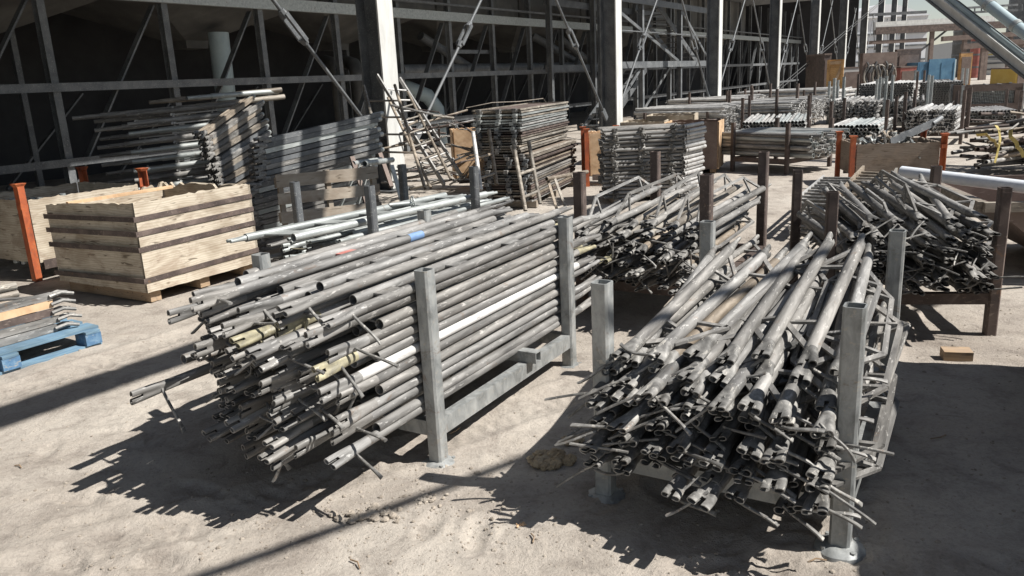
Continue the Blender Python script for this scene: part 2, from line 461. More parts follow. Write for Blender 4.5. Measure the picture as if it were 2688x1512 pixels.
RB = .026
HEAD = head_mb(r=RB, wide=.041, hh=.0175, tl=.09).mesh('hook_head', [M['head'], M['dark']])
HEADS = [head_mb(r=RB, wide=w_, hh=h_, tl=t_, pinch=p_, lip=l_, slot=s_).mesh('fork_head', [M['head'], M['dark']]) for w_, h_, t_, p_, l_, s_ in ((.038, .0175, .09, .5, .045, .0085), (.034, .015, .075, .3, .035, .007), (.040, .014, .11, .6, .05, .009), (.036, .0195, .085, .55, .03, .0085), (.033, .013, .12, .4, .04, .006))]
HEAD_Y = head_mb(r=RB, wide=.041, hh=.0175, tl=.09).mesh('hook_head', [M['yellow'], M['dark']])
HEAD_G = head_mb().mesh('hook_head', [M['galv'], M['dark']])
HEAD_L = head_mb(.17, .031, hh=.014, lip=.05).mesh('hook_head', [M['pipe'], M['dark']])
HEAD_LY = head_mb(.17, .031, hh=.014, lip=.05).mesh('hook_head', [M['yellow'], M['dark']])
WEDGE = [wedge_mb(b_, l_).mesh('wedge', M['head']) for b_, l_ in ((.2, .15), (.8, .17), (-.5, .15), (.5, .19))]
WEDGE_Y = wedge_mb(.5, .17).mesh('wedge', M['yellow'])

def tube_mesh(L, mat, r=RT, n=14, hollow=False):
    return MB().tube((0, 0, 0), (L, 0, 0), r, n=n, hollow=hollow).mesh('tube', mat)
T1_LONG = {k: tube_mesh(2.0, M[k]) for k in ('pipe', 'galv', 'white')}
T1_SHORT = {k: tube_mesh(1.78, M[k], hollow=True) for k in ('pipe', 'galv', 'white')}
GAP = .125
def plate_mesh(mat):
    return MB().box((0, GAP / 2, 0), (.115, GAP - .03, .009)).mesh('gusset_plate', mat, 0)
PLATE = {k: plate_mesh(M[k]) for k in ('pipe', 'galv', 'red_plate')}

def add(name, me, parent, loc=(0, 0, 0), rot=(0, 0, 0)):
    o = link(name, me, parent); o.location = loc; o.rotation_euler = rot
    return o

def truss_double(p, d, roll, label, group, full=True, mat='pipe', flip=False, wedges=1, yellow=False, short_in=.12, red=False, white=False, sc=1.0):
    """double tube truss: long tube with a hook head at each end, short open tube beside it, flat plates between"""
    o = empty('double_tube_truss', label=label, cat='scaffold truss', group=group)
    frame(o, p, d, roll)
    o.scale = (sc, 1, 1)
    s = -1 if flip else 1
    hm = HEAD_G if mat == 'galv' else (HEAD_LY if yellow else HEAD_L)
    add('long_tube', T1_LONG['white' if white else mat], o, (.14, 0, 0))
    add('short_tube', T1_SHORT['white' if white else mat], o, (.14 + short_in, s * GAP, 0))
    hr = random.uniform(-.5, .5) + (math.pi / 2 if random.random() < .5 else 0.3)
    add('hook_head', hm, o, (.142, 0, 0), (hr, 0, 0))
    if full:
        add('hook_head', hm, o, (2.138, 0, 0), (0, random.uniform(-.1, .1), math.pi))
        for k, x in enumerate((.42, .93, 1.42, 1.86)):
            add('gusset_plate', PLATE['red_plate' if red and k == 1 else mat], o, (x + random.uniform(-.04, .04), 0 if s > 0 else -GAP, 0))
    if not full and random.random() < .7: add('gusset_plate', PLATE[mat], o, (.36 + random.uniform(-.05, .05), 0 if s > 0 else -GAP, 0))
    for k in range(wedges):
        add('wedge', WEDGE_Y if random.random() < (.5 if yellow else .04) else random.choice(WEDGE), o, (.14, 0, 0), ((math.pi + random.uniform(.0, .9)) if random.random() < .62 else -random.uniform(.3, 1.3), 0, random.uniform(-.1, .45)))
    return o

def lattice_mb(L, drop=.15):
    mb = MB(); r_ = .008
    a = [(.13, 0, -.02), (.36, 0, -drop), (L - .36, 0, -drop), (L - .13, 0, -.02)]
    for p, q in zip(a, a[1:]): mb.bar(p, q, .012, .022)
    for x in (.36, L - .36):
        mb.bar((x, 0, -.018), (x, 0, -drop), .012, .02, (0, 1, 0))
    return mb
T2 = {}
def truss_single(p, d, roll, label, group, L=1.3, mat='pipe', wedges=1, lat=True, back=True, head=None, wroll=None):
    """single tube truss with a bent bar brace below it and a forked head at each end"""
    if (L, mat) not in T2:
        T2[(L, mat)] = (tube_mesh(L - .2, M[mat], RB), lattice_mb(L).mesh('lattice_bar', M['pipe' if mat != 'galv' else 'galv']))
    tm, lm = T2[(L, mat)]
    o = empty('lattice_truss', label=label, cat='scaffold truss', group=group)
    frame(o, p, d, roll)
    hm = head or random.choice(HEADS)
    add('tube', tm, o, (.1, 0, 0))
    add('fork_head', hm, o, (.102, 0, 0), (random.uniform(-.35, .35) - roll, random.uniform(-.08, .08), random.uniform(-.1, .1)))
    if back: add('fork_head', hm, o, (L - .102, 0, 0), (0, 0, math.pi))
    if lat: add('lattice_bar', lm, o)
    for k in range(wedges):
        ra = wroll if wroll is not None else random.choice((-random.uniform(.0, .8), math.pi + random.uniform(0, .8)))
        add('wedge', random.choice(WEDGE), o, (.1, 0, 0), (ra - roll, 0, random.uniform(-.35, .35)))
    return o

# ------------------------------------------------------------------ storage racks (stillages)
def sq_post(mb, p, h_, w=.07, X=(1, 0, 0), wall=.006):
    X = Vector(X).normalized(); Y = UP.cross(X); p = Vector(p); a, c = w / 2, .009
    def rg(z, q, c): return [p + X * i + Y * j + UP * z for i, j in ((q - c, -q), (q, -q + c), (q, q - c), (q - c, q), (-q + c, q), (-q, q - c), (-q, -q + c), (-q + c, -q))]
    mb.rings([rg(0, a, c), rg(h_, a, c), rg(h_, a - wall, c * .6), rg(h_ - .14, a - wall, c * .6)], True, True)
    return mb
def post_rack(P, X, lx, ly, label, mat='post', ph=.89, pw=.07, beam=.13, plates=True, stub=False, group=None, heights=None, bz=.16):
    """P: near corner; X: horizontal direction of the long side; Y to its left"""
    X = Vector(X).normalized(); Y = UP.cross(X); P = Vector((P[0], P[1], 0))
    o = empty('post_rack', P, label, 'storage rack', group)
    for k, (i, j) in enumerate(((0, 0), (1, 0), (1, 1), (0, 1))):
        c = X * (i * lx) + Y * (j * ly)
        hh = heights[k] if heights else ph
        mb = MB(); gz = hgt((P + c).x, (P + c).y) - .03
        sq_post(mb, c + UP * gz, hh - gz, pw, X)
        po = part('post', mb, M[mat], o, 0)
        if plates:
            mb = MB(); rr_ = random.Random(k * 7 + int(P.x * 100)); rgs = []
            for z_, q_ in ((.0, .090), (.016, .085), (.025, .072), (.033, .054), (.037, .030)):
                rgs.append([c + X * (math.cos(i * .3307) * q_ * (1 + .05 * math.sin(i * 1.7 + k))) + Y * (math.sin(i * .3307) * q_ * (1 + .04 * math.sin(i * 2.3 + k))) + UP * (gz + z_ + rr_.uniform(-.002, .002)) for i in range(19)])
            mb.rings(rgs)
            for i in range(4): mb.tube(c + X * math.cos(i * 1.57 + .8) * .068 + Y * math.sin(i * 1.57 + .8) * .068 + UP * (gz + .018), c + X * math.cos(i * 1.57 + .8) * .068 + Y * math.sin(i * 1.57 + .8) * .068 + UP * (gz + .033), .009, n=6)
            part('foot_plate', mb, M[mat], po, 30)
    h2 = pw / 2 + .001
    for j in (0, 1):
        c = Y * (j * ly) + UP * bz
        mb = MB(); mb.bar(c + X * h2, c + X * (lx - h2), .05, .078 if beam > .1 else .06, Y)
        part('side_beam', mb, M[mat], o, 0)
    for i in (0, 1):
        c = X * (i * lx) + UP * bz
        mb = MB(); mb.bar(c + Y * h2, c + Y * (ly - h2), .05, .07, X)
        part('end_beam', mb, M[mat], o, 0)
    if stub:
        mb = MB(); z = bz + .040 + .03
        a = X * (lx * .62); cs = ((-1, -1), (1, -1), (1, 1), (-1, 1))
        def rg(y, q): return [a + Y * y + X * (i * q) + UP * (z + k * q) for i, k in cs]
        mb.rings([rg(.06, .024), rg(-.075, .024), rg(-.075, .03), rg(ly + .05, .03)], True, True)
        part('cross_beam', mb, M[mat], o, 0)
    return o

U31 = Vector((.5145, .8575, 0)); N31 = Vector((-.8575, .5145, 0))
A1 = Vector((-.37, 3.29, 0)); 
post_rack(A1, U31, 1.341, .99, 'galvanised steel post rack at front left under the pile of double tube trusses', stub=True)
G1 = 'double tube trusses piled in the front left rack'
nl = 13
for i in range(nl):
    z = .265 + i * .0455
    top = nl - 1 - i
    w = -.012 if i % 2 else .0
    for j in range(5):
        w0 = .058 + j * (.203 if i >= nl - 2 else .183) + random.uniform(-.008, .008)
        flip = False
        if j == 0 and i % 3 == 1: flip = True
        base = w0 + (GAP if flip else 0)
        u0 = -.56 + random.gauss(0, .05) - (.06 if j in (1, 2) else 0) + (.10 if j == 4 else 0) + (.05 if i > 11 else 0)
        u0 = max(-.70, min(-.42, u0))
        p = A1 + U31 * u0 + N31 * base + UP * (z + random.uniform(-.004, .004) + (.004 * (j - 2) if i < 4 else 0))
        d = U31 + N31 * random.gauss(0, .004) + UP * random.gauss(.004, .002)
        lab = f'double tube truss, front left rack, {nth(top)} layer down, {nth(j)} from the post side'
        red = i == nl - 1 and j == 3
        wh = i == 6 and j == 0
        if red: lab = 'double tube truss with a red painted plate on top of the front left pile'
        if wh: lab = 'white painted double tube truss in the side of the front left pile'
        yl = (i, j) in ((11, 1), (10, 2), (8, 0))
        if yl: lab = f'yellow headed truss, front left rack, {nth(top)} layer down, {nth(j)} across'
        fl = i >= nl - 2 or j == 0
        truss_double(p, d, random.gauss(0, .05) * (0.3 if i > 11 else 1), lab, G1, fl, flip=flip, wedges=1 if random.random() < .7 else 0, yellow=yl, short_in=random.uniform(.08, .2), red=red, white=wh)
# last trusses thrown on top, and one that has slid out of the left side
topz = .265 + nl * .0455
for k, (w0, u0, dz, lab) in enumerate(((.62, -.62, .0, 'double tube truss lying loose on the left of the front left pile'),
                                   (.20, -.55, .0, 'double tube truss lying on the right top edge of the front left pile'))):
    o = truss_double(A1 + U31 * u0 + N31 * w0 + UP * (topz + dz), U31 + N31 * .01 * (k - .5), 0.0, lab, G1, True, red=(k == 0))
    if k == 0:
        part('paint_mark', MB().tube((1.30, 0, 0), (1.42, 0, 0), RT + .0012, n=14), M['blue_mark'], o)
truss_double(A1 + U31 * -.76 + N31 * .90 + UP * .47, U31 + N31 * -.04 + UP * .01, .3, 'double tube truss slid out left of the front left pile, its lever hanging', G1, False, wedges=1)

# ------------------------------------------------------------------ front right rack
D2 = Vector((1.115, 2.47, 0)); U2 = Vector((.5172, .8558, 0)); N2 = Vector((-.8558, .5172, 0))
post_rack(D2, U2, 1.344, .90, 'galvanised steel post rack at front right loaded with splayed lattice trusses')
G2 = 'lattice trusses piled in the front right rack'
rows = 10
for i in range(rows):
    cnt = 8 if i < 8 else 7
    for j in range(cnt):
        fr = j / (cnt - 1)
        w0 = .06 + fr * (.80 if i < 8 else .74) + random.uniform(-.02, .02)
        topi = i >= 8
        z = .238 + i * .042 + random.uniform(-.012, .012)
        tilt = .01 + .012 * i + random.gauss(0, .015)
        u0 = -.17 + random.gauss(0, .05) + (.10 if topi else 0) + .012 * i + (.12 * (1 - fr) - .05 if topi else 0) - (.05 if i < 3 else 0)
        yaw = random.gauss(0, .03 if not topi else .055) - (fr - .35) * .10
        p = D2 + U2 * u0 + N2 * w0 + UP * z
        d = U2 + N2 * yaw + UP * tilt
        roll = random.choice((random.gauss(1.35, .2), random.gauss(-1.35, .2), random.gauss(-1.35, .2))) if topi else random.choice((-1.5, 1.5)) + random.gauss(0, .15)
        lab = f'lattice truss, front right rack, {nth(rows - 1 - i)} row from the top, {nth(j)} from the right'
        truss_single(p, d, roll, lab, G2, 1.34, 'pipe' if random.random() < .9 else 'frame_tube', 1 if random.random() < .85 else 0, lat=((topi or j == 0 or i > 5) and not (i < 8 and j == cnt - 1)), back=topi or j == 0,
                     wroll=(random.gauss(.3, .2) + math.pi if fr < .3 else (random.gauss(-.25, .2) if fr > .75 else None)))

# ------------------------------------------------------------------ middle rack
D3 = Vector((1.30, 5.15, 0)); U3 = Vector((.5225, .8526, 0)); N3 = Vector((-.8526, .5225, 0))
post_rack(D3, U3, 1.49, .92, 'rust brown post rack in the middle loaded with lattice trusses', 'rust', ph=1.0, plates=False, pw=.075, bz=.2)
G3 = 'lattice trusses piled in the middle brown rack'
rows = 8
for i in range(rows):
    cnt = 7 if i < 6 else 6
    for j in range(cnt):
        fr = j / (cnt - 1)
        w0 = .07 + fr * .78 + random.uniform(-.02, .02)
        z = .285 + i * .052 + random.uniform(-.012, .012)
        p = D3 + U3 * (-.28 + random.gauss(0, .06) + .014 * i + (.1 if i > 5 else 0)) + N3 * w0 + UP * z
        d = U3 + N3 * random.gauss(0, .04) + UP * (.01 * i * .5 + random.gauss(0, .012))
        roll = random.choice((-1.5, 1.5, 2.9)) + random.gauss(0, .2)
        lab = f'lattice truss, middle brown rack, {nth(rows - 1 - i)} row from the top, {nth(j)} from the right'
        truss_single(p, d, roll, lab, G3, 1.6, random.choice(('pipe', 'pipe', 'frame_tube')), 1 if random.random() < .8 else 0, lat=(i > 5 or j == 0), back=(i > 5 or j == 0),
                     wroll=(random.gauss(2.3, .4) if i < 3 and random.random() < .7 else None), head=HEAD_Y if random.random() < .06 else None)

# ------------------------------------------------------------------ right rack
D4 = Vector((2.95, 4.66, 0)); U4 = Vector((.17, .9854, 0)); N4 = Vector((-.9854, .17, 0))
post_rack(D4, U4, 1.15, .97, 'rust brown post rack at right with a tall heap of lattice trusses', 'rust', ph=.9, plates=False, pw=.066, bz=.22)
G4 = 'lattice trusses heaped in the right brown rack'
rows = 11
for i in range(rows):
    cnt = 7 if i < 9 else 5
    for j in range(cnt):
        fr = j / (cnt - 1)
        w0 = .085 + fr * .77 + random.uniform(-.02, .02)
        if i >= 9: w0 = .14 + fr * .62
        z = .29 + i * .043 + random.uniform(-.014, .014)
        top = i >= 9
        p = D4 + U4 * (-.10 + random.gauss(0, .04) + (.06 if top else 0)) + N4 * w0 + UP * z
        d = U4 + N4 * (random.gauss(0, .04) if not top else (fr - .5) * -.12 + random.gauss(0, .09)) + UP * (.004 * i + random.gauss(0, .015) + (.03 if top else 0))
        roll = random.choice((-1.5, 1.5, 2.9)) + random.gauss(0, .35)
        lab = f'lattice truss, right brown rack, {nth(rows - 1 - i)} row from the top, {nth(j)} from the right'
        truss_single(p, d, roll, lab, G4, 1.2, 'pipe', 1 if random.random() < .6 else 0, lat=(i > 7 or j in (0, cnt - 1)), back=i > 7)

# ------------------------------------------------------------------ rack of galvanised trusses behind the front left rack
D5 = Vector((-1.09, 6.29, 0)); U5 = Vector((.588, .809, 0)); N5 = Vector((-.809, .588, 0))
post_rack(D5, U5, 1.34, .9, 'grey post rack of galvanised trusses behind the front left pile', 'steel', ph=.9, plates=False, bz=.14)
G5 = 'galvanised trusses stacked in the second row rack'
for i in range(7):
    for j in range(4):
        w0 = .07 + j * .2 + random.uniform(-.01, .01)
        p = D5 + U5 * (-.42 + random.gauss(0, .08) - (.14 if j == 0 and i == 7 else 0)) + N5 * w0 + UP * (.225 + i * .047)
        truss_double(p, U5 + N5 * random.gauss(0, .012), random.gauss(0, .03), f'galvanised truss, second row rack, {nth(6 - i)} layer down, {nth(j)} from the post side', G5,
                     full=(i > 4 or j == 0), mat='galv' if i > 5 else random.choice(('galv', 'pipe', 'pipe')), wedges=1 if random.random() < .5 else 0)
def wide_truss(pa, pb, gap, L, label):
    o = empty('wide_tube_truss', label=label, cat='scaffold truss', group=G5); frame(o, pa, pb - pa)
    add('tube', tube_mesh(L, M['galv'], .032, 14, True), o); add('tube', tube_mesh(L * .99, M['galv'], .032, 14, True), o, (-.16, gap, 0)); add('hook_head', HEAD_G, o, (-.16, gap, 0)); add('hook_head', HEAD_G, o, (L + .0, 0, 0), (0, 0, math.pi))
    pm = MB().add([Vector((x, y, z)) for z in (-.005, .005) for x, y in ((-.14, gap - .02), (.03, gap - .02), (.15, .02), (.0, .02))], [(3, 2, 1, 0), (4, 5, 6, 7), (0, 1, 5, 4), (1, 2, 6, 5), (2, 3, 7, 6), (3, 0, 4, 7)]).mesh('gusset_plate', M['galv'], 0)
    for k in range(5): add('gusset_plate', pm, o, (.12 + k * (L - .35) / 4, 0, 0))
    return o
wide_truss(gp(738, 598, .60), gp(1262, 480, .60), .36, 2.3, 'wide galvanised truss with plates between its tubes lying on top of the second row rack')
o = empty('screw_jack', label='screw jack with a round spoked handwheel lying on the galvanised trusses', cat='screw jack')
frame(o, gp(1022, 512, .62), U5 - N5 * .6)
part('spindle', MB().tube((-.16, 0, 0), (.06, 0, 0), .02, n=12), M['galv'], o)
mb = MB()
for k in range(16):
    a, b_ = 2 * math.pi * k / 16, 2 * math.pi * (k + 1) / 16
    mb.tube((.06, math.cos(a) * .06, math.sin(a) * .06), (.06, math.cos(b_) * .06, math.sin(b_) * .06), .006, n=6)
for k in range(8):
    a = 2 * math.pi * k / 8; mb.tube((.06, 0, 0), (.06, math.cos(a) * .058, math.sin(a) * .058), .004, n=6)
part('handwheel', mb, M['galv'], o)

# ------------------------------------------------------------------ wooden crates
def torn_panel(mb, a, b_, h_, th, out, z0=.1, jag=.02, sag=0.0, seed=1):
    rr = random.Random(seed); a = Vector(a); b_ = Vector(b_); n = 26; out = Vector(out).normalized() * th
    top = []; bot = []
    for k in range(n + 1):
        f = k / n; p = a.lerp(b_, f)
        e = h_ - sag * f - (abs(rr.gauss(0, jag)) if rr.random() < .35 else .004 * rr.random()) - .9 * jag * max(0, noise.noise(Vector((f * 3.1, seed * 3.7, 0))))
        top.append(p + UP * e); bot.append(p + UP * (z0 - .006 * rr.random()))
    vs = []; 
    for k in range(n + 1): vs += [bot[k], top[k], bot[k] - out, top[k] - out + UP * rr.uniform(-.012, .006)]
    fs = []
    for k in range(n):
        q = 4 * k; r_ = q + 4
        fs += [(q, r_, r_ + 1, q + 1), (q + 2, q + 3, r_ + 3, r_ + 2), (q + 1, r_ + 1, r_ + 3, q + 3), (q, q + 2, r_ + 2, r_)]
    fs += [(0, 1, 3, 2), (4 * n, 4 * n + 2, 4 * n + 3, 4 * n + 1)]
    mb.add(vs, fs)
def plank_wall(parent, p0, dirv, L, out, h_, mat, seed, th=.025, sag=0.0, z0=.1, jag=.012, mi='side_panel'):
    """panel wall in its own frame so the grain runs along it"""
    mb = MB(); torn_panel(mb, (0, 0, 0), (L, 0, 0), h_, th, (0, -1, 0), z0, jag, sag, seed)
    o = part(mi, mb, mat, parent, 0)
    d = Vector(dirv).normalized(); yv = UP.cross(d)
    o.matrix_local = Matrix.Translation(p0) @ Matrix((d, yv, UP)).transposed().to_4x4()
    return o

cc = Vector((-3.0, 6.35, 0)); cu = U31.copy(); cn = N31.copy()
o = empty('plywood_crate', cc, 'large weathered plywood crate with brown steel straps at left', 'crate')
plank_wall(o, Vector((0, 0, 0)), cu, 1.2, -cn, .85, M['ply'], 3, sag=.0)
plank_wall(o, cn * 1.25, -cn, 1.25, -cu, .80, M['ply'], 4, sag=-.05, jag=.02)
plank_wall(o, cu * 1.2 + cn * 1.25, -cu, 1.2, cn, .84, M['ply'], 5, sag=.12, jag=.03)
plank_wall(o, cu * 1.2, cn, 1.25, cu, .84, M['ply'], 6, jag=.03)
mb = MB()
mb.box(cu * .6 + cn * .625 + UP * .115, (1.2, 1.25, .02), cu, cn)
part('bottom', mb, M['darkply'], o, 0)
for z in (.72, .60, .47, .21):
    mb = MB()
    q = z
    mb.bar(-cn * .004 - cu * .03 + UP * (q - .01), -cn * .008 + cu * 1.2 + UP * (q + .01), .006, .042, cn)
    mb.bar(-cu * .034 - cn * .03 + UP * (q - .005), -cu * .034 + cn * 1.25 + UP * (q - .03), .006, .042, cu)
    part('strap', mb, M['rust'], o, 0)
for f in (.1, .6, 1.1):
    mb = MB(); mb.box(cu * f + cn * .625 + UP * .05, (.1, 1.15, .098), cu, cn); part('skid', mb, M['blockwood'], o, 0)
for a, b_, l_ in ((cu * .05 + cn * 1.0 + UP * .80, cu * 1.0 + cn * .85 + UP * .82, 'splintered tan board lying across the open plywood crate'),):
    o2 = link('loose_board', MB().bar((0, 0, 0), b_ - a, .05, .025).mesh('loose_board', M['newply'], 0)); o2.location = cc + a
    tag(o2, l_, 'board')

def orange_post(parent, p, h_, X, s=.062, cap=True):
    p = Vector(p); X = Vector(X).normalized(); Y = UP.cross(X)
    mb = MB()
    for a, b_ in (((0, 0), 1), ((0, 0), 0)):
        pass
    mb.box(p + UP * (h_ / 2), (s, .012, h_ - .02), X, Y)
    mb.box(p + X * (s / 2 - .006) + Y * (s / 2 + .002), (.012, s - .016, .01), X, Y)
    mb.box(p - X * (s / 2 - .006) + Y * (s / 2 + .007) + UP * (h_ / 2), (.012, s, h_ - .02), X, Y)
    mb.box(p + UP * (h_ * .78) + Y * (s * .5), (s * 1.12, s * 1.12, .05), X, Y)
    if cap:
        vs = []
        for z, q in ((h_ - .02, s * .55), (h_ + .008, s * .8), (h_ + .012, s * .8), (h_ + .012, s * .45)):
            vs.append([p + Y * (s * .5) + X * (i * q) + Y * (j * q) + UP * z for i, j in ((-1, -1), (1, -1), (1, 1), (-1, 1))])
        mb.rings(vs)
    return part('corner_post', mb, M['orange'], parent, 0)
def framed_crate(P, X, lx, ly, h_, label, board, cap=True, group=None, posts=((0, 0), (1, 0), (1, 1), (0, 1)), base=True, ph=None, postmat=None):
    """plywood crate held in a steel frame with four corner posts"""
    X = Vector(X).normalized(); Y = UP.cross(X); P = Vector((P[0], P[1], 0)); ph = ph or h_ + .15
    o = empty('framed_crate', P, label, 'crate', group)
    for i, j in posts:
        sx = X if i == 0 else -X
        orange_post(o, X * (i * lx) + Y * (j * (ly - .075)) , ph, sx, cap=cap)
    e = .05
    plank_wall(o, X * e + Y * .012, X, lx - 2 * e, -Y, h_, M[board], 11, z0=.18, jag=.006)
    plank_wall(o, X * (lx - .02) + Y * e, Y, ly - 2 * e, X, h_, M[board], 12, z0=.18, jag=.01)
    plank_wall(o, X * (lx - e) + Y * (ly - .012), -X, lx - 2 * e, Y, h_, M[board], 13, z0=.18, jag=.01)
    plank_wall(o, X * .02 + Y * (ly - e), -Y, ly - 2 * e, -X, h_, M[board], 14, z0=.18, jag=.01)
    if base:
        for j in (0.0, 1.0):
            mb = MB(); mb.box(X * (lx / 2) + Y * (j * ly + (.03 if j == 0 else -.06)) + UP * .15, (lx - .16, .05, .09), X, Y)
            part('base_beam', mb, M['rust'], o, 0)
    return o
o = framed_crate((-4.52, 7.42), U31, 1.25, 1.15, .78, 'weathered crate with orange steel corner posts at the left edge', 'ply')
for k in range(16):
    a = Vector((-4.52, 7.42, 0)) + U31 * (.12 + (k % 4) * .12) + N31 * (.15 + (k // 4) * .14)
    o2 = link('upright_tube', MB().tube((0, 0, .12), (random.uniform(-.03, .03), random.uniform(-.03, .03), .68 + random.uniform(0, .1)), .03, hollow=True).mesh('upright_tube', M['galv'])); o2.location = a
    tag(o2, 'short grey tube standing upright in the orange cornered crate at the left edge', 'tube', 'short tubes standing in the left crate')

# ------------------------------------------------------------------ blue pallet with small frames, lower left
def pallet(o, L, W, mat, nd=5, blocks=True, bmat=None):
    for k in range(nd):
        mb = MB(); mb.box((L / 2, W * (k + .5) / nd, .128 + random.uniform(-.003, .003)), (L, W / nd * .72, .02)); part('deck_board', mb, mat, o, 0)
    for x in (.06, L / 2, L - .06):
        mb = MB(); mb.box((x, W / 2, .107), (.1, W, .02)); part('stringer', mb, mat, o, 0)
        for y in (.07, W / 2, W - .07):
            mb = MB(); mb.box((x, y, .058), (.11, .135, .078)); part('block', mb, bmat or mat, o, 0)
    for y in (.07, W / 2, W - .07):
        mb = MB(); mb.box((L / 2, y, .009), (L, .1, .02)); part('bottom_board', mb, mat, o, 0)
    return o
PB = gp(262, 868); PB = Vector((PB.x, PB.y, .005))
pd_ = Vector((-.55, -.835, 0)).normalized()
o = empty('blue_pallet', label='worn blue wooden pallet at lower left carrying small frames', cat='pallet')
frame(o, PB + pd_ * 1.2, -pd_)
pallet(o, 1.2, 1.0, M['bluewood'], bmat=M['blue'])
# the small frames stacked on it: tube leg, flat bars, pronged feet
for k in range(5):
    f = empty('small_frame', label=f'small grey side frame on the blue pallet, {nth(4 - k)} from the top of its stack', cat='scaffold frame', group='small side frames stacked on the blue pallet')
    side = UP.cross(-pd_)
    frame(f, PB + pd_ * (1.0 + random.uniform(-.02, .02)) + side * .16 + UP * (.165 + k * .056), -pd_, 0)
    part('flat_bar', MB().bar((0, 0, 0), (.8, 0, 0), .012, .05), M['pipe' if k not in (2, 3) else ('newply' if k == 3 else 'rust')], f, 0)
    part('brace_bar', MB().bar((.02, .03, .0), (.3, .55, .0), .045, .012).bar((.33, .55, 0), (.75, .03, 0), .045, .012), M['pipe'], f, 0)
    part('tube', MB().tube((-.02, .57, 0), (.85, .57, 0), .028, n=12, hollow=True), M['frame_tube'], f)
    for y in (-.02, .02):
        mb = MB(); mb.path([(.78, y, 0), (.86, y * 1.3, .012), (.93, y * 2.2, -.01)], .013, 6); part('prong', mb, M['head'], f)
    mb = MB(); mb.path([(-.0, 0, 0), (-.06, .01, .008), (-.09, .03, 0)], .012, 6)
    part('prong', mb, M['head'], f)

# ------------------------------------------------------------------ stacks along the left of the columns
def stack_bar_truss(p, d, L, label, group, tilt=0.0, h_=.046, mat='steel'):
    """flat sided truss: steel channel with a pointed head at the near end and an open tube at the far end"""
    o = empty('channel_truss', label=label, cat='scaffold truss', group=group); frame(o, p, d, tilt)
    add('channel', chan(L, h_, mat), o)
    add('hook_head', HEAD, o, (0, .02, 0), (math.pi / 2, 0, 0)); add('hook_head', HEAD, o, (0.01, .10, 0), (math.pi / 2, 0, 0))
    add('tube', ENDT, o, (L - .03, .035, .0)); 
    return o
CH = {}
def chan(L, h_, mat):
    if (L, h_, mat) not in CH:
        mb = MB(); mb.bar((.0, 0, 0), (L, 0, 0), .006, h_).bar((.0, .022, h_ / 2 - .004), (L, .022, h_ / 2 - .004), .036, .006).bar((0, .09, 0), (L, .09, 0), .03, .035)
        CH[(L, h_, mat)] = mb.mesh('channel', M[mat], 0)
    return CH[(L, h_, mat)]
ENDT = MB().tube((-.10, 0, 0), (.10, 0, 0), .029, n=14, hollow=True).mesh('tube', M['galv'])
p3 = at(660, 560, 7.9); p3.z = .12
d3 = Vector((.56, .82, 0))
for i in range(21):
    z = .12 + i * .0535
    p = Vector((p3.x, p3.y, z)) + d3 * random.gauss(.04 * math.sin(i * .7), .03) + (Vector((.1, .14, 0)) if i > 12 else Vector((0, 0, 0)))
    stack_bar_truss(p, d3 + Vector((0, 0, .035 + .003 * i)) + N31 * random.gauss(0, .01), 1.62, f'flat sided truss in the stack behind the leaning pallet, {nth(20 - i)} from the top', 'flat sided trusses stacked behind the leaning pallet', mat=random.choice(('steel', 'pipe', 'galv', 'pipe')))
p2 = at(600, 480, 9.0)
d2 = Vector((.12, .99, 0))
for i in range(20):
    z = .12 + i * .06
    p = Vector((p2.x - .012 * i, p2.y - .0 * i, z)) + d2 * random.gauss(0, .06)
    stack_bar_truss(p, d2 + Vector((random.gauss(0, .02), 0, .02 + .011 * i)), 1.5, f'flat sided truss in the leaning stack behind the plywood crate, {nth(19 - i)} from the top', 'flat sided trusses in the leaning left stack', mat=random.choice(('steel', 'pipe', 'frame_tube')), h_=.052)
# long tube trusses with spigot ends pointing left
def spigot_truss(p, d, L, label, group, mat='pipe', rod=True):
    o = empty('spigot_tube_truss', label=label, cat='scaffold truss', group=group); frame(o, p, d, random.gauss(0, .2))
    add('tube', sp_mesh(L, mat), o)
    if rod: add('brace_rod', sp_rod(L), o)
    return o
SPM = {}
def sp_mesh(L, mat):
    if (L, mat) not in SPM:
        mb = MB(); mb.tube((0, 0, 0), (.16, 0, 0), .024, n=12, hollow=True).tube((.14, 0, 0), (.34, 0, 0), .028, n=12).tube((.33, 0, 0), (L, 0, 0), .035, n=12)
        SPM[(L, mat)] = mb.mesh('tube', M[mat])
    return SPM[(L, mat)]
def sp_rod(L):
    if ('r', L) not in SPM:
        mb = MB(); mb.tube((.5, 0, -.05), (L, 0, -.05), .009, n=8)
        for x in (.5, 1.0, L - .1): mb.tube((x, 0, -.05), (x + .03, 0, -.015), .012, n=8)
        mb.bar((.48, 0, -.06), (.52, 0, .045), .03, .02)
        SPM[('r', L)] = mb.mesh('brace_rod', M['silver'])
    return SPM[('r', L)]
d1 = Vector((.90, .43, .05))
for i in range(9):
    q = at(318 + i * 3, 290 + i * 23.5, 9.6)
    if q.z < .08: continue
    spigot_truss(q, d1, 1.25, f'spigot tube truss in the front row of the far left stack, {nth(i)} from the top', 'spigot tube trusses stacked at far left', random.choice(('pipe', 'galv', 'pipe')))
    q2 = at(236 + i * 4 + random.uniform(-5, 8), 306 + i * 22, 10.6)
    if q2.z < .08: continue
    spigot_truss(q2, d1, 1.25, f'spigot tube truss in the back row of the far left stack, {nth(i)} from the top', 'spigot tube trusses stacked at far left', 'pipe', i % 2 == 0)
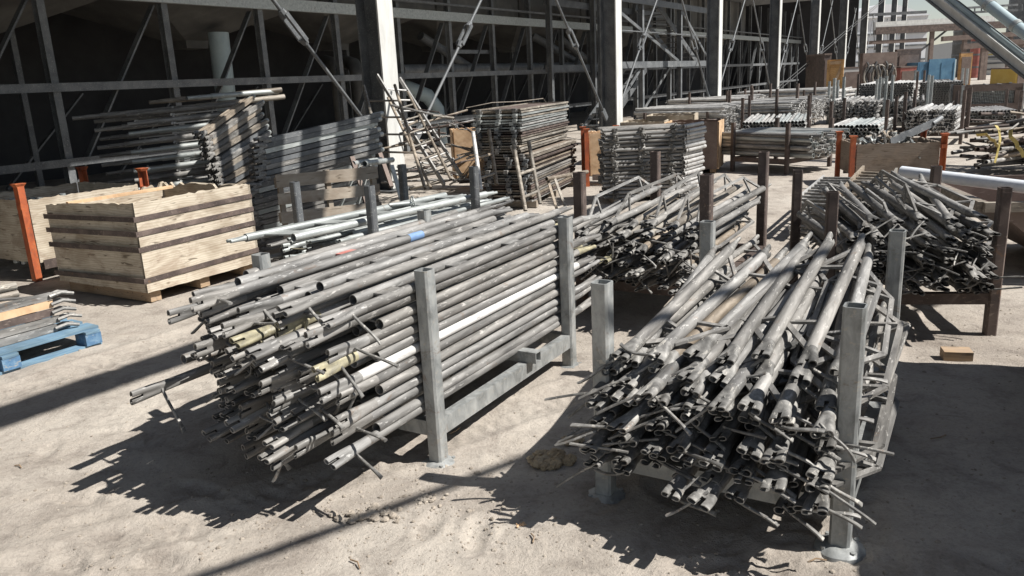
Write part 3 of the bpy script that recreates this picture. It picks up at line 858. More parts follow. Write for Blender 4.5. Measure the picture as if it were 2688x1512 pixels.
for k, (x0, y0, x1, y1, mt) in enumerate(((182, 298, 560, 262, 'pipe'), (375, 258, 708, 226, 'frame_tube'), (430, 275, 715, 243, 'frame_tube'), (470, 247, 700, 229, 'galv'))):
    a, b_ = at(x0, y0, 10.3), at(x1, y1, 11.3)
    spigot_truss(a, b_ - a, (b_ - a).length, f'{"rust stained" if mt == "frame_tube" else "grey"} tube lying across the top of the far left stacks, {nth(k)} from the left', 'loose tubes on top of the far left stacks', mt, False)

# leaning wooden pallet
o = empty('leaning_pallet', label='grey wooden pallet standing on edge, leaning against the truss stack', cat='pallet')
a, b_ = at(708, 560, 7.6), at(955, 520, 8.0)
a.z = .05; b_.z = .05
X = (b_ - a).normalized(); back = UP.cross(X)
upv = (UP + back * .12).normalized()
frame(o, a, X, 0, upv)
for k, (y, w) in enumerate(((.06, .1), (.24, .11), (.42, .11), (.60, .11), (.77, .12))):
    part('slat', MB().box((.5, y, .06 + .0), (1.0, w, .022)), M['plank'], o, 0)
for x in (.04, .5, .96):
    part('stringer', MB().box((x, .42, -.0), (.045, .84, .096)), M['plank'], o, 0)
for y in (.1, .42, .76):
    part('back_slat', MB().box((.5, y, -.062), (1.0, .1, .022)), M['plank'], o, 0)

# ladders and frames leaning on the near column
def ladder(pts, label, mat='silver', r=.021, nr=6, flat=False, start=.06):
    """pts: foot a, top a, foot b, top b"""
    fa, ta, fb, tb = [Vector(p) for p in pts]
    o = empty('leaning_ladder_frame', fa, label, 'ladder frame')
    for a, b_ in ((fa, ta), (fb, tb)):
        mb = MB()
        if flat: mb.bar(a - fa, b_ - fa, .022, .065)
        else: mb.tube(a - fa, b_ - fa, r, n=10, hollow=True)
        part('rail', mb, M[mat], o)
    for k in range(nr):
        t = start + (1 - start - .08) * (k + .5) / nr
        mb = MB(); mb.tube(fa.lerp(ta, t) - fa, fb.lerp(tb, t) - fa, r * .62, n=8); part('rung', mb, M[mat], o)
    return o
ladder((at(982, 470, 9.4), at(915, 216, 11.0), at(1069, 474, 9.4), at(993, 214, 11.0)), 'wide tube ladder frame leaning left of the near column', 'frame_tube', nr=5)
ladder((at(1118, 466, 11.0), at(949, 190, 12.6), at(1160, 442, 11.2), at(1006, 198, 12.8)), 'narrow flat railed ladder leaning across the near column', 'silver', .022, 8, True)
ladder((at(1084, 473, 10.2), at(976, 246, 11.9), at(1135, 452, 10.4), at(1026, 232, 12.1)), 'darker ladder frame leaning beside the narrow ladder', 'frame_tube', .02, 6)
# trestle with two short tubes and flat legs
tz = at(900, 410, 8.6)
o = empty('trestle_frame', tz, 'small trestle frame of flat bars with two open tube ends behind the galvanised trusses', 'trestle')
for (x0, y0), nm in (((888, 412), 'cross_tube'), ((917, 412), 'cross_tube')):
    a = at(x0, y0, 8.5); b_ = at(x0 + 70, y0 - 10, 9.2)
    part(nm, MB().tube(a - tz, b_ - tz, .031, n=14, hollow=True), M['galv'], o)
for x0, y0, x1, y1, Y in ((905, 412, 845, 545, 8.5), (930, 415, 895, 530, 8.4), (925, 415, 955, 535, 8.7), (985, 415, 1015, 520, 9.1), (930, 530, 900, 470, 8.6)):
    part('leg_bar', MB().bar(at(x0, y0, Y) - tz, at(x1, y1, Y - .15) - tz, .05, .012), M['galv'], o, 0)
# timber battens standing
for x0, y0, x1, y1, Y, l_ in ((885, 395, 925, 520, 8.3, 'reddish timber batten leaning beside the pallet'), (955, 385, 985, 470, 9.4, 'reddish timber batten standing behind the trestle')):
    b0 = at(x1, y1, Y); o = link('timber_batten', MB().bar((0, 0, 0), at(x0, y0, Y + .25) - b0, .05, .035).mesh('timber_batten', M['brown_steel'], 0)); o.location = b0
    tag(o, l_, 'batten')

# heap of bent frames and rods right of the ladders
hp = at(1110, 430, 12.2); hp.z = 0
for k in range(34):
    x = random.gauss(1115, 32); y = random.uniform(290, 455)
    Y = random.uniform(11.4, 13.2); a = at(x, y, Y)
    if a.z < .05: a.z = .05 + random.random() * .1
    an = random.uniform(0, 6.28); L = random.uniform(.45, .95)
    dv = Vector((math.cos(an) * L, math.sin(an) * L * .6, random.uniform(-.25, .25)))
    o = empty('scrap_bracket', a, 'bent scrap bracket in the tangled heap right of the ladders', 'scrap bracket', 'scrap brackets heaped right of the ladders')
    q = dv.cross(UP).normalized() * .22
    if a.z + dv.z < .03: dv.z = abs(dv.z)
    part('tube', MB().tube((0, 0, 0), dv, .016, n=8), M[random.choice(('pipe', 'frame_tube', 'silver', 'rust'))], o)
    part('bar', MB().path([dv * .2, dv * .25 + q * .6 + UP * .04, dv * .7 + q * .7, dv * .8], .009, 6), M[random.choice(('pipe', 'rust'))], o)
# plywood sheet with orange post
o = framed_crate(at(1140, 420, 12.6).xy, (1, .15, 0), .62, .5, .95, 'tan plywood crate with an orange post behind the scrap heap', 'newply', ph=.92, posts=((1, 0),), cap=False)
# standing goal frames in front of the deck stack
for x0, y0, x1, y1, Y, x2, y2, l_ in ((1190, 332, 1210, 478, 9.3, 1232, 372, 'white worn tube frame standing in front of the deck stack, left one'),
                                 (1292, 365, 1322, 530, 8.8, 1330, 362, 'tan tube frame standing in front of the deck stack, right one')):
    f0 = at(x1, y1, Y); f0.z = max(.02, f0.z); t0_ = at(x0, y0, Y + .35)
    dx = at(x2, y2, Y + .8) - t0_
    o = empty('goal_frame', f0, l_, 'tube frame')
    dx.z = 0; dx = dx.normalized() * .75 if dx.length > .75 else dx
    part('leg', MB().tube((0, 0, 0), t0_ - f0, .024, n=10, hollow=True), M['white' if x0 == 1190 else 'frame_tube'], o)
    part('leg', MB().tube(dx, t0_ - f0 + dx, .024, n=10, hollow=True), M['frame_tube'], o)
    for t in (.2, .55):
        part('cross_tube', MB().tube((t0_ - f0) * t, (t0_ - f0) * t + dx, .017, n=8), M['frame_tube'], o)
o = empty('goal_frame', at(1375, 450, 9.3), 'low tan tube frame lying against the right corner of the deck stack', 'tube frame')
z0 = at(1375, 450, 9.3)
part('top_tube', MB().tube((0, 0, 0), at(1478, 432, 9.9) - z0, .024, n=10, hollow=True), M['frame_tube'], o)
for (x0, y0, x1, y1) in ((1378, 452, 1402, 530), (1440, 440, 1470, 520), (1395, 448, 1425, 528)):
    part('leg', MB().bar(at(x0, y0, 9.4) - z0, at(x1, y1, 9.1) - z0, .03, .018), M['frame_tube'], o, 0)

# ------------------------------------------------------------------ deck frame stack (centre)
SX = Vector((.34, .94, 0)); SY = Vector((-.94, .34, 0)); SP = Vector((.32, 10.4, 0))
DK = []
for mt in ('frame_tube', 'pipe', 'galv', 'rust'):
    rail = MB().bar((0, 0, 0), (2.3, 0, 0), .03, .022); eb = MB().bar((0, 0, .001), (0, .67, .001), .035, .02)
    hook = MB().box((-.03, 0, .004), (.075, .055, .024)).box((-.06, 0, -.012), (.012, .054, .03))
    DK.append((rail.mesh('rail', M[mt], 0), eb.mesh('end_bar', M[mt], 0), hook.mesh('hook', M[random.choice(('galv', 'pipe', 'steel'))], 0)))
SHADE_DECKS = [MB().box((1.15, .335, -.004), (2.1, .56, .008)).mesh('deck', M[m_], 0) for m_ in ('rust', 'darkply')]  # dark panels added inside the frames to block light through the stack
zc = .10
for i in range(36):
    ms = random.choice(DK if i > 26 else DK[:2] + DK[3:])
    if i == 19: zc += .012
    sh = Vector((0, 0, 0)) if i < 19 else SX * .03 + SY * .13
    o = empty('deck_frame', label=f'deck frame in the tall centre stack, {nth(35 - i)} from the top', cat='deck frame', group='deck frames stacked in the centre')
    frame(o, SP + sh + SX * random.gauss(0, .03) + SY * random.gauss(0, .018) + UP * zc, SX + SY * random.gauss(0, .006) + UP * random.gauss(.002, .002))
    add('rail', ms[0], o, (0, .012, 0)); add('rail', ms[0], o, (0, .66, 0))
    add('deck', SHADE_DECKS[0 if i % 3 else 1], o); add('end_bar', ms[1], o, (.03, 0, 0)); add('end_bar', ms[1], o, (2.27, 0, 0))
    for y in (.08, .3, .58): add('hook', ms[2], o, (random.uniform(-.02, .02), y + random.uniform(-.02, .02), 0))
    zc += .0335
o = tag(link('wire_loop', MB().path([SP + SX * .1 + SY * .9 + UP * (zc + .01), SP + SX * .3 + SY * .6 + UP * (zc + .06), SP + SX * .7 + SY * .35 + UP * (zc + .05), SP + SX * 1.0 + SY * .1 + UP * (zc + .07), SP + SX * .8 + UP * (zc + .02)], .006, 6).mesh('wire_loop', M['frame_tube'])), 'loop of bent wire lying on top of the tall centre deck stack', 'wire')
for f, l_ in ((.15, 'near'), (1.1, 'middle'), (2.1, 'far')):
    mb = MB().box(SP + SX * f + SY * .35 + UP * .043, (.09, .75, .085), SX, SY); tag(link('timber_bearer', mb.mesh('timber_bearer', M['plank'], 0)), l_ + ' timber bearer on the ground under the tall centre deck stack', 'bearer')

# ------------------------------------------------------------------ clamp bracket stack (right of centre)
BX = Vector((.995, .05, 0)); BY = Vector((-.05, .995, 0)); BP = Vector((1.30, 10.55, 0))
tb = MB().tube((0, 0, 0), (1.12, 0, 0), .022, n=10, hollow=True).mesh('tube', M['pipe'])
sb = MB().tube((1.06, -.04, 0), (1.48, .50, 0), .026, n=12, hollow=True).mesh('end_tube', M['silver'])
mb = MB(); mb.bar((.0, .3, 0), (1.1, .3, 0), .02, .02)
for x in (.2, .5, .85): mb.bar((x, 0, 0), (x + .08, .3, 0), .016, .012)
for y in (.12, .24, .40, .52): mb.tube((.03, y, 0), (1.1, y, 0), .021, n=8)
lt = mb.mesh('brace', M['pipe'], 40)
mb = MB(); mb.tube((0, 0, -.022), (0, 0, .022), .04, .036, n=12).tube((0, 0, .018), (0, 0, .03), .022, n=10).tube((0, -.028, 0), (.012, -.10, .012), .009, n=8).box((.02, -.04, .006), (.05, .02, .035))
cl = mb.mesh('clamp', M['head'])
for i in range(18):
    o = empty('clamp_bracket', label=f'clamp bracket frame in the stack right of centre, {nth(17 - i)} from the top', cat='scaffold bracket', group='clamp brackets stacked right of centre')
    frame(o, BP + BX * random.gauss(0, .02) + BY * random.gauss(0, .015) + UP * (.08 + i * .0515), BX + BY * random.gauss(0, .01))
    add('tube', tb, o); add('brace', lt, o); add('end_tube', sb, o, (0, 0, random.uniform(-.006, .006)))
    for x in (.14, .52, .90): add('clamp', cl, o, (x + random.uniform(-.03, .03), -.01, 0), (random.gauss(0, .3), random.gauss(0, .2), random.uniform(-.6, .6)))
for f, l_ in ((.15, 'left'), (.95, 'right')):
    mb = MB().box(BP + BX * f + BY * .25 + UP * .028, (.09, .7, .055), BX, BY); tag(link('timber_bearer', mb.mesh('timber_bearer', M['plank'], 0)), l_ + ' timber bearer on the ground under the clamp bracket stack', 'bearer')

# crates behind
framed_crate(at(1478, 450, 12.2).xy, (1, .0, 0), .52, .6, .82, 'plywood crate with orange corner posts between the two centre stacks', 'newply', ph=.88)
def plain_crate(P, X, lx, ly, h_, label, m1, m2, open_=True):
    X = Vector(X).normalized(); Y = UP.cross(X); P = Vector((P[0], P[1], 0))
    o = empty('wooden_crate', P, label, 'crate')
    plank_wall(o, Vector((0, 0, 0)), X, lx, -Y, h_, M[m1], 21, z0=.06, jag=.006)
    plank_wall(o, X * lx, Y, ly, X, h_, M[m2], 22, z0=.06, jag=.008)
    plank_wall(o, X * lx + Y * ly, -X, lx, Y, h_, M[m1], 23, z0=.06, jag=.008)
    plank_wall(o, Y * ly, -Y, ly, -X, h_, M[m2], 24, z0=.06, jag=.008)
    mb = MB(); mb.box(X * lx / 2 + Y * ly / 2 + UP * (.08), (lx - .06, ly - .06, .02), X, Y); part('bottom', mb, M['darkply'], o, 0)
    for k in (.1, .5, .9):
        part('skid', MB().box(X * lx * k + Y * ly / 2 + UP * .028, (.09, ly * .96, .055), X, Y), M['blockwood'], o, 0)
    return o
q = at(1668, 400, 13.6)
plain_crate(q.xy, (.93, -.36, 0), .92, .8, .84, 'brown sided crate with a tan plywood end right of the clamp brackets', 'brown_steel', 'newply')
for k, (x, Y, w, h_, l_) in enumerate(((1560, 16.5, .9, .72, 'weathered open crate behind the clamp brackets, left one'), (1625, 17.0, 1.0, .8, 'weathered open crate behind the clamp brackets, right one'),
                                   (1500, 15.5, .7, .6, 'low weathered crate beside the second column base'))):
    q = at(x, 330, Y)
    plain_crate(q.xy, (.9, -.3, 0), w, .9, h_, l_, 'ply', 'ply')

# ------------------------------------------------------------------ orange framed crate with clamps
oc = Vector((4.70, 10.78, 0)); ox = Vector((1.09, -.21, 0)).normalized(); oy = UP.cross(ox)
framed_crate(oc.xy, ox, 1.12, .95, .60, 'grey plywood crate with orange posts full of clamps at right', 'darkply', ph=.70)
clm = []
for k in range(5):
    mb = MB(); r_ = .04
    pts = [Vector((math.cos(a) * r_, math.sin(a) * r_, 0)) for a in [i * .5 for i in range(10)]]
    mb.path(pts, .013, 6); mb.bar(pts[0], pts[0] + Vector((.07, -.02, .02)), .02, .012); mb.tube((-.05, -.02, -.03), (-.05, .03, .05), .012, n=6)
    mb.box((.0, -.05, .0), (.05, .03, .05))
    clm.append(mb.mesh('pipe_clamp', M[('head', 'galv', 'pipe', 'head', 'frame_tube')[k]]))
for k in range(120):
    f, g_ = random.random(), random.random()
    hz = .42 + .28 * math.sin(math.pi * min(1, f * 1.1)) * math.sin(math.pi * min(1, g_ * .9 + .1)) + random.uniform(-.1, .03)
    o = tag(link('pipe_clamp', random.choice(clm)), 'small steel pipe clamp in the heap filling the orange posted crate', 'clamp', 'pipe clamps heaped in the orange posted crate')
    o.location = oc + ox * (.10 + f * .9) + oy * (.09 + g_ * .76) + UP * hz
    o.rotation_euler = (random.uniform(0, 6), random.uniform(0, 6), random.uniform(0, 6)); o.scale = (1.25,) * 3
mb = MB(); mb.bar((0, 0, 0), (.75, .3, .22), .02, .1); mb.tube((.70, .28, .2), (.86, .36, .27), .035, n=12, hollow=True)
o = tag(link('steel_offcut', mb.mesh('steel_offcut', M['steel'], 30)), 'grey steel plank offcut poking up out of the clamp heap', 'offcut'); o.location = oc + ox * .5 + oy * .14 + UP * .60

# ------------------------------------------------------------------ stack of ladder frames (right, behind the right rack)
lp = Vector((2.72, 7.5, 0)); lu = Vector((.5, .866, 0)); ln = Vector((.866, -.5, 0))
lr = MB().bar((0, 0, 0), (1.9, 0, 0), .018, .035).mesh('rail', M['silver'], 0)
lg = MB()
for k in range(9): lg.tube((.1 + k * .21, 0, 0), (.1 + k * .21, -.95, 0), .013, n=8)
lgm = lg.mesh('rungs', M['pipe'])
for i in range(9):
    o = empty('flat_ladder_frame', label=f'ladder frame lying flat in the stack behind the right rack, {nth(8 - i)} from the top', cat='ladder frame', group='ladder frames stacked flat behind the right rack')
    frame(o, lp + ln * random.gauss(0, .02) + lu * (random.gauss(0, .03) + .02 * i) + UP * (.06 + i * .042), lu + ln * random.gauss(0, .01), random.gauss(0, .01))
    add('rail', lr, o); add('rail', lr, o, (0, -.95, 0)); add('rungs', lgm, o)
ladder((at(2093, 510, 6.7), at(2172, 424, 8.3), at(2215, 505, 6.5), at(2255, 430, 8.1)), 'single ladder lying at a slant on top of the flat ladder stack', 'frame_tube', .02, 9, True)

# white plastic pipe and brown skip at the right edge
a, b_ = at(2268, 432, 6.55), at(2640, 478, 5.6)
o = tag(link('plastic_pipe', MB().tube((0, 0, 0), b_ - a, .047, n=22, hollow=True, wall=.006).mesh('plastic_pipe', M['pvc'])), 'long white plastic pipe lying behind the right rack', 'pipe'); o.location = a
o = empty('steel_skip', (3.52, 5.75, 0), 'brown steel skip with a sloping end at the right edge', 'skip')
mb = MB(); W_ = 1.5; T = .62
def sk(z, x0, x1, y0, y1): return [Vector((x0, y0, z)), Vector((x1, y0, z)), Vector((x1, y1, z)), Vector((x0, y1, z))]
mb.rings([sk(.1, .62, 2.4, .06, W_), sk(T, 0, 2.4, 0, W_), sk(T, .02, 2.38, .02, W_ - .02), sk(.13, .63, 2.38, .08, W_ - .02)])
part('tub', mb, M['brown_steel'], o, 0)
mb = MB()
mb.box((1.2, -.03, T - .03), (2.46, .058, .07)).box((-.03, W_ / 2, T - .03), (.058, W_ - .01, .07))
part('rim', mb, M['frame_tube'], o, 0)
for x in (.9, 2.2): part('runner', MB().box((x, W_ / 2, .05), (.1, W_ - .1, .099)), M['rust'], o, 0)
o.rotation_euler = (0, 0, R(-12))

# ------------------------------------------------------------------ taped scrap heap at the right edge
hc = Vector((7.75, 11.7, 0))
for k in range(130):
    layer = k / 130
    a = hc + Vector((random.uniform(-.75, .9), random.uniform(-.6, .6), .10 + layer * .78 * random.uniform(.75, 1)))
    an = random.gauss(.2, .5) + (math.pi if random.random() < .5 else 0)
    L = random.uniform(.5, 1.25)
    dv = Vector((math.cos(an), math.sin(an), random.gauss(0, .12))) * L
    a -= dv * .5; a.z = max(a.z, .06); 
    if a.z + dv.z < .05: dv.z = abs(dv.z)
    o = tag(link('scrap_tube', MB().tube((0, 0, 0), dv, random.choice((.022, .022, .03, .014)), n=10, hollow=True).mesh('scrap_tube', M[random.choice(('pipe', 'frame_tube', 'pipe', 'rust', 'rust'))])),
            f'short scrap tube in the {("bottom", "middle", "top")[min(2, k // 44)]} part of the taped heap at the right edge', 'tube', 'scrap tubes in the taped heap at right')
    o.location = a
def ribbon(pts, w, mat):
    mb = MB(); pts = [Vector(p) for p in pts]
    for a, b_ in zip(pts, pts[1:]): mb.bar(a, b_ + (b_ - a).normalized() * .01, w, .003, (1, .2, .1))
    return mb
tp = at(2520, 345, 11.0)
for k, (dx, dz0, L_) in enumerate(((-.05, .1, .62), (.12, .0, .45), (-.22, .05, .4))):
    o = tag(link('warning_tape', ribbon([(.05, .1, .06), (0, 0, 0), (.01, -.03, -.10), (-.015, -.06, -.16), (-.01, -.05, -L_ * .5), (-.035, -.06, -L_ * .7)], .05, None).mesh('warning_tape', M['tape'], 0)),
            ('long yellow warning tape strip hanging off the scrap heap at right', 'short yellow tape strip on the scrap heap, right of the long one', 'short yellow tape strip on the scrap heap, left of the long one')[k], 'tape')
    o.location = tp + Vector((dx, 0, dz0)); o.rotation_euler = ((.0, .35, -.5)[k] * .6, (.1, -.7, .8)[k], (.3, -.6, 1.1)[k])

# ------------------------------------------------------------------ racks of tubes filling the yard behind
BG = {'n': 0}
stuff_mb = MB()
tubes_made = 0
def tube_proto(L, r, mat, heads):
    key = (round(L, 2), r, mat, heads)
    if key not in BG:
        mb = MB(); mb.tube((0, 0, 0), (L, 0, 0), r, n=10, hollow=True, depth=.5)
        if heads:
            for x in (0, L):
                s = -1 if x == 0 else 1
                mb.box((x + s * .03, 0, 0), (.07, .075, .02)); mb.bar((x + s * .04, 0, 0), (x + s * .06, .09, -.05), .012, .012)
                mb.box((x + s * .015, 0, .0), (.02, .02, .075))
        BG[key] = mb.mesh('tube', M[mat])
    return BG[key]
def bg_rack(P, Xd, lx, ly, ph, label, short, mat='rust', rows=8, z0=.25, r=.03, L=None, axis='y', heads=False, tmat='silver', fill=1.0, jit=.01, over=.2, posts=True, single=True, pitch=None, cross=False):
    """rack seen across the yard; tubes run along its depth (y) or its front (x)"""
    global tubes_made
    X = Vector((Xd[0], Xd[1], 0)).normalized(); Y = UP.cross(X); P = Vector((P[0], P[1], 0))
    if posts: post_rack(P, X, lx, ly, label, mat, ph=ph, plates=False, pw=.065, bz=.2, group=None)
    T, S, lt, ls = (Y, X, ly, lx) if axis == 'y' else (X, Y, lx, ly)
    L = L or lt + 2 * over
    n = max(2, int((ls - .09) * fill / (pitch or 2.05 * r)))
    tm = [tube_proto(L, r, tmat, heads), tube_proto(L, r, random.choice(('galv', 'pipe')) if not heads else 'pipe', heads)]
    for i in range(rows):
        for j in range(n):
            edge = i == rows - 1 or j in (0, n - 1)
            w = .05 + r + j * (pitch or 2.05 * r) + random.uniform(-jit, jit) * .5 + (r * .5 if i % 2 else 0)
            if w > ls - .03: continue
            z = z0 + r + i * (r * 1.86 if not cross else r * 2.2) + random.uniform(-jit, jit) * .5
            p = P + S * w + T * (lt / 2 - L / 2 + random.gauss(0, .03 + jit)) + UP * z
            d = T + S * random.gauss(0, jit) + UP * random.gauss(0, jit * .5)
            if single and tubes_made < 295 and (edge or random.random() < .4):
                o = link('scaffold_tube', random.choice(tm)); frame(o, p, d, random.uniform(0, 6.28))
                tag(o, f'tube in the {short}, {nth(min(rows - 1 - i, 29))} down, {nth(min(j, 29))} across', 'scaffold tube', f'tubes in the {short}')
                tubes_made += 1
            else:
                e = p + d.normalized() * L
                stuff_mb.tube(p, e, r, n=8, hollow=True, depth=.4, wall=.006)
                if heads:
                    for q, s in ((p, -1), (e, 1)):
                        dd = d.normalized() * s
                        stuff_mb.box(q + dd * .03, (.07, .07, .02), dd, T.cross(dd) if abs(T.cross(dd).length) > .2 else S)
                        an = random.uniform(-2.6, -.5)
                        stuff_mb.bar(q + dd * .04, q + dd * .07 + (S * math.cos(an) + UP * math.sin(an)) * .1, .013, .012)
u_ = (.5225, .8526); v_ = (.8526, -.5225)
# nearest first
bg_rack((3.82, 13.42), (.61, -.79), 1.03, 1.25, .80, 'low brown rack of grey tubes lying across behind the bracket stack', 'low brown rack behind the bracket stack', rows=6, r=.034, axis='x', L=1.7, tmat='pipe', over=.3, jit=.012)
bg_rack((6.55, 16.15), (.82, -.5), 1.02, 1.6, 0.95, 'low flat rack of bright tubes left of the orange posted crate', 'low flat rack left of the orange posted crate', rows=3, z0=.3, r=.036, L=2.2, mat='rust', single=True)
bg_rack((8.2, 16.5), (.82, -.55), 1.05, 1.4, 1.05, 'brown post rack of thick tubes behind the orange posted crate', 'brown post rack behind the orange posted crate', rows=6, r=.04, L=1.9, over=.3, heads=True, tmat='silver', jit=.02)
bg_rack((5.2, 17.6), (.93, -.37), 1.35, 1.7, 1.05, 'tall brown post rack of bright tubes behind the low brown rack', 'tall brown post rack behind the low rack', rows=5, r=.034, L=2.9, tmat='silver', jit=.012)
bg_rack((7.75, 19.0), (.85, -.5), 1.1, 1.5, 1.35, 'grey post rack packed with hooked trusses', 'grey post rack of hooked trusses', rows=10, r=.03, mat='galv', heads=True, tmat='pipe', jit=.03, pitch=.085)
bg_rack((9.0, 19.4), (.9, -.42), 1.1, 1.5, 1.3, 'grey post rack of hooked trusses behind the clamp crate', 'grey post rack behind the clamp crate', rows=9, r=.03, mat='galv', heads=True, tmat='pipe', jit=.03, pitch=.085)
bg_rack((10.5, 18.3), (.93, -.36), 1.05, 1.5, 0.9, 'low brown rack of bright tubes in front of the perforated bin', 'low rack in front of the perforated bin', rows=4, r=.034, L=1.9, tmat='silver', over=.2)
bg_rack((5.75, 20.6), (.8, -.6), 1.2, 1.6, 1.15, 'brown post rack of hooked trusses beside the tan crate', 'brown rack beside the tan crate', rows=9, r=.034, heads=True, tmat='silver', axis='x', L=1.9, jit=.03)
bg_rack((7.1, 23.2), (.8, -.6), 1.3, 1.6, 1.2, 'brown post rack of hooked trusses in the middle of the yard', 'brown rack in the middle of the yard', rows=8, r=.034, heads=True, tmat='silver', axis='x', L=2.0, jit=.03)
bg_rack((9.4, 23.4), (.85, -.5), 1.25, 1.6, 1.2, 'grey post rack of tubes left of the tall tube stack', 'grey rack left of the tall tube stack', rows=7, r=.034, heads=True, mat='galv', tmat='silver', jit=.03, L=2.2)
bg_rack((10.75, 24.6), (.85, -.53), 1.6, 2.2, 1.35, 'tall stack rack of bright tubes in front of the rope panel', 'tall rack in front of the rope panel', rows=12, r=.036, L=2.6, tmat='silver')
bg_rack((13.0, 25.6), (.9, -.44), 1.4, 2.0, 1.35, 'grey post rack of neatly stacked tubes in front of the blue container', 'grey rack in front of the blue container', rows=11, r=.036, mat='galv', L=2.4, tmat='silver')
bg_rack((16.6, 24.6), (.94, -.34), 1.9, 1.2, 1.05, 'brown post rack of bright tubes lying across at the right edge', 'brown rack of tubes at the right edge', rows=9, r=.04, axis='x', L=2.6, tmat='silver')
bg_rack((6.2, 27.0), (.8, -.6), 1.3, 1.6, 1.0, 'brown post rack of tubes near the third column', 'brown rack near the third column', rows=7, r=.04, axis='x', L=2.8, tmat='silver', jit=.03, heads=True)
bg_rack((9.3, 29.5), (.8, -.6), 1.6, 1.6, 0.85, 'brown post rack of long tubes near the fourth column', 'brown rack near the fourth column', rows=8, r=.04, axis='x', L=3.2, tmat='silver', jit=.02)
bg_rack((3.4, 19.5), (.8, -.6), 1.6, 1.4, 0.75, 'brown post rack of tubes beside the second column', 'brown rack beside the second column', rows=8, r=.04, axis='x', L=2.2, tmat='silver', jit=.02)
bg_rack((11.8, 32.0), (.8, -.6), 1.6, 1.6, 0.7, 'grey post rack of tubes beyond the fourth column', 'grey rack beyond the fourth column', rows=6, r=.04, mat='galv', L=2.8, tmat='silver', jit=.02)
so = link('distant_tubes', stuff_mb.mesh('distant_tubes', M['silver'])); tag(so, kind='stuff')

# perforated bin
pb = at(2420, 280, 20.5); pb.z = 0; X = Vector((.97, -.24, 0)).normalized(); Y = UP.cross(X)
o = empty('perforated_bin', pb, 'brown steel bin with a mesh front filled with small tubes', 'bin')
W_, H_ = 1.32, .98
mb = MB()
mb.box(X * (W_ / 2) + UP * .32, (W_, .02, .40), X, Y).box(X * (W_ / 2) + UP * (H_ - .07), (W_, .02, .16), X, Y)
mb.box(X * .08 + UP * .70, (.16, .02, .39), X, Y).box(X * (W_ - .08) + UP * .70, (.16, .02, .39), X, Y)
mb.box(Y * .5 + X * .01 + UP * .55, (.02, .98, .86), X, Y).box(Y * .5 + X * (W_ - .01) + UP * .55, (.02, .98, .86), X, Y).box(Y * 1.0 + X * W_ / 2 + UP * .55, (W_ - .04, .02, .86), X, Y)
part('shell', mb, M['brown_steel'], o, 0)
for x in (-.03, W_ + .03):
    for y in (.0, .95): part('post', MB().box(X * x + Y * y + UP * .5, (.058, .06, 1.0), X, Y), M['post'], o, 0)
mb = MB()
for k in range(26):
    x = .17 + k * .039
    mb.bar(X * x + UP * .52 + Y * .03, X * (x + .0) + UP * .88 + Y * .03, .006, .006, X)
for k in range(10): mb.bar(X * .16 + UP * (.54 + k * .036) + Y * .036, X * (W_ - .16) + UP * (.54 + k * .036) + Y * .036, .006, .006, Y)
part('mesh_front', mb, M['galv'], o, 0)
mb = MB()
for k in range(150):
    a = X * random.uniform(.12, W_ - .12) + Y * random.uniform(.08, .2) + UP * random.uniform(.45, .95)
    mb.tube(a, a + Y * .6 + X * random.gauss(0, .05) + UP * random.gauss(0, .04), .018, n=7, hollow=True, depth=.05)
tb_ = link('small_tubes', mb.mesh('small_tubes', M['pipe'])); tb_.location = pb; tag(tb_, kind='stuff')

# ------------------------------------------------------------------ columns, tie rods, building
P0 = Vector((-1.7705, 13.2, 0)); RD = Vector((.5225, .8526, 0)); RN = Vector((.8526, -.5225, 0))
def W(s, e, z=0.0): return P0 + RD * s - RN * e + UP * z     # along the row, into the building, up
def onw(x, y, e):                                             # photo point on the vertical plane at depth e
    r_ = ray(x, y); c = P0 - RN * e
    return CO + r_ * ((c - CO).dot(RN) / r_.dot(RN))
L_ = 8.55
names = ['near', 'second', 'third', 'fourth', 'fifth', 'sixth', 'seventh', 'eighth', 'ninth', 'tenth']
for k in range(10):
    base = W(.12 + k * L_ - (.4 if k == 0 else 0), 0); H = 5.2 if k < 5 else 14
    o = empty('steel_column', base, f'{names[k]} tall grey steel column in the row along the building, counted from the near end', 'column', 'steel columns in a row along the building')
    part('flange', MB().box(RN * .20 + UP * H / 2, (.36, .03, H), RD, RN), M['column'], o, 0)  # yard side flange painted pale, the sun on it put into the colour
    part('flange', MB().box(RN * -.20 + UP * H / 2, (.36, .03, H), RD, RN), M['steel'], o, 0)  # this flange and the web painted darker, their shade put into the colour
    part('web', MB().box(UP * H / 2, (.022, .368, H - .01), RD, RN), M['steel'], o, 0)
    part('base_plate', MB().box(UP * .02, (.6, .6, .045), RD, RN), M['steel'], o, 0)
def tie_rod(a, b_, t, label):
    o = empty('tie_rod', a, label, 'tie rod', 'crossed tie rods between the columns')
    v = b_ - a; d = v.normalized(); c = v * t
    part('rod', MB().tube((0, 0, 0), c - d * .2, .027, n=12).tube(c + d * .2, v, .027, n=12), M['steel'], o)
    dd, y, z = perp(v)
    mb = MB()
    for s in (-1, 1): mb.bar(c - d * .24 + y * s * .06, c + d * .24 + y * s * .06, .03, .06, y)
    for s in (-1, 1): mb.tube(c + d * s * .19, c + d * s * .3, .07, .045, n=8)
    part('turnbuckle', mb, M['steel'], o)
    mb = MB(); mb.bar(-d * .02, d * .3, .05, .14, y); part('clevis', mb, M['steel'], o, 0)
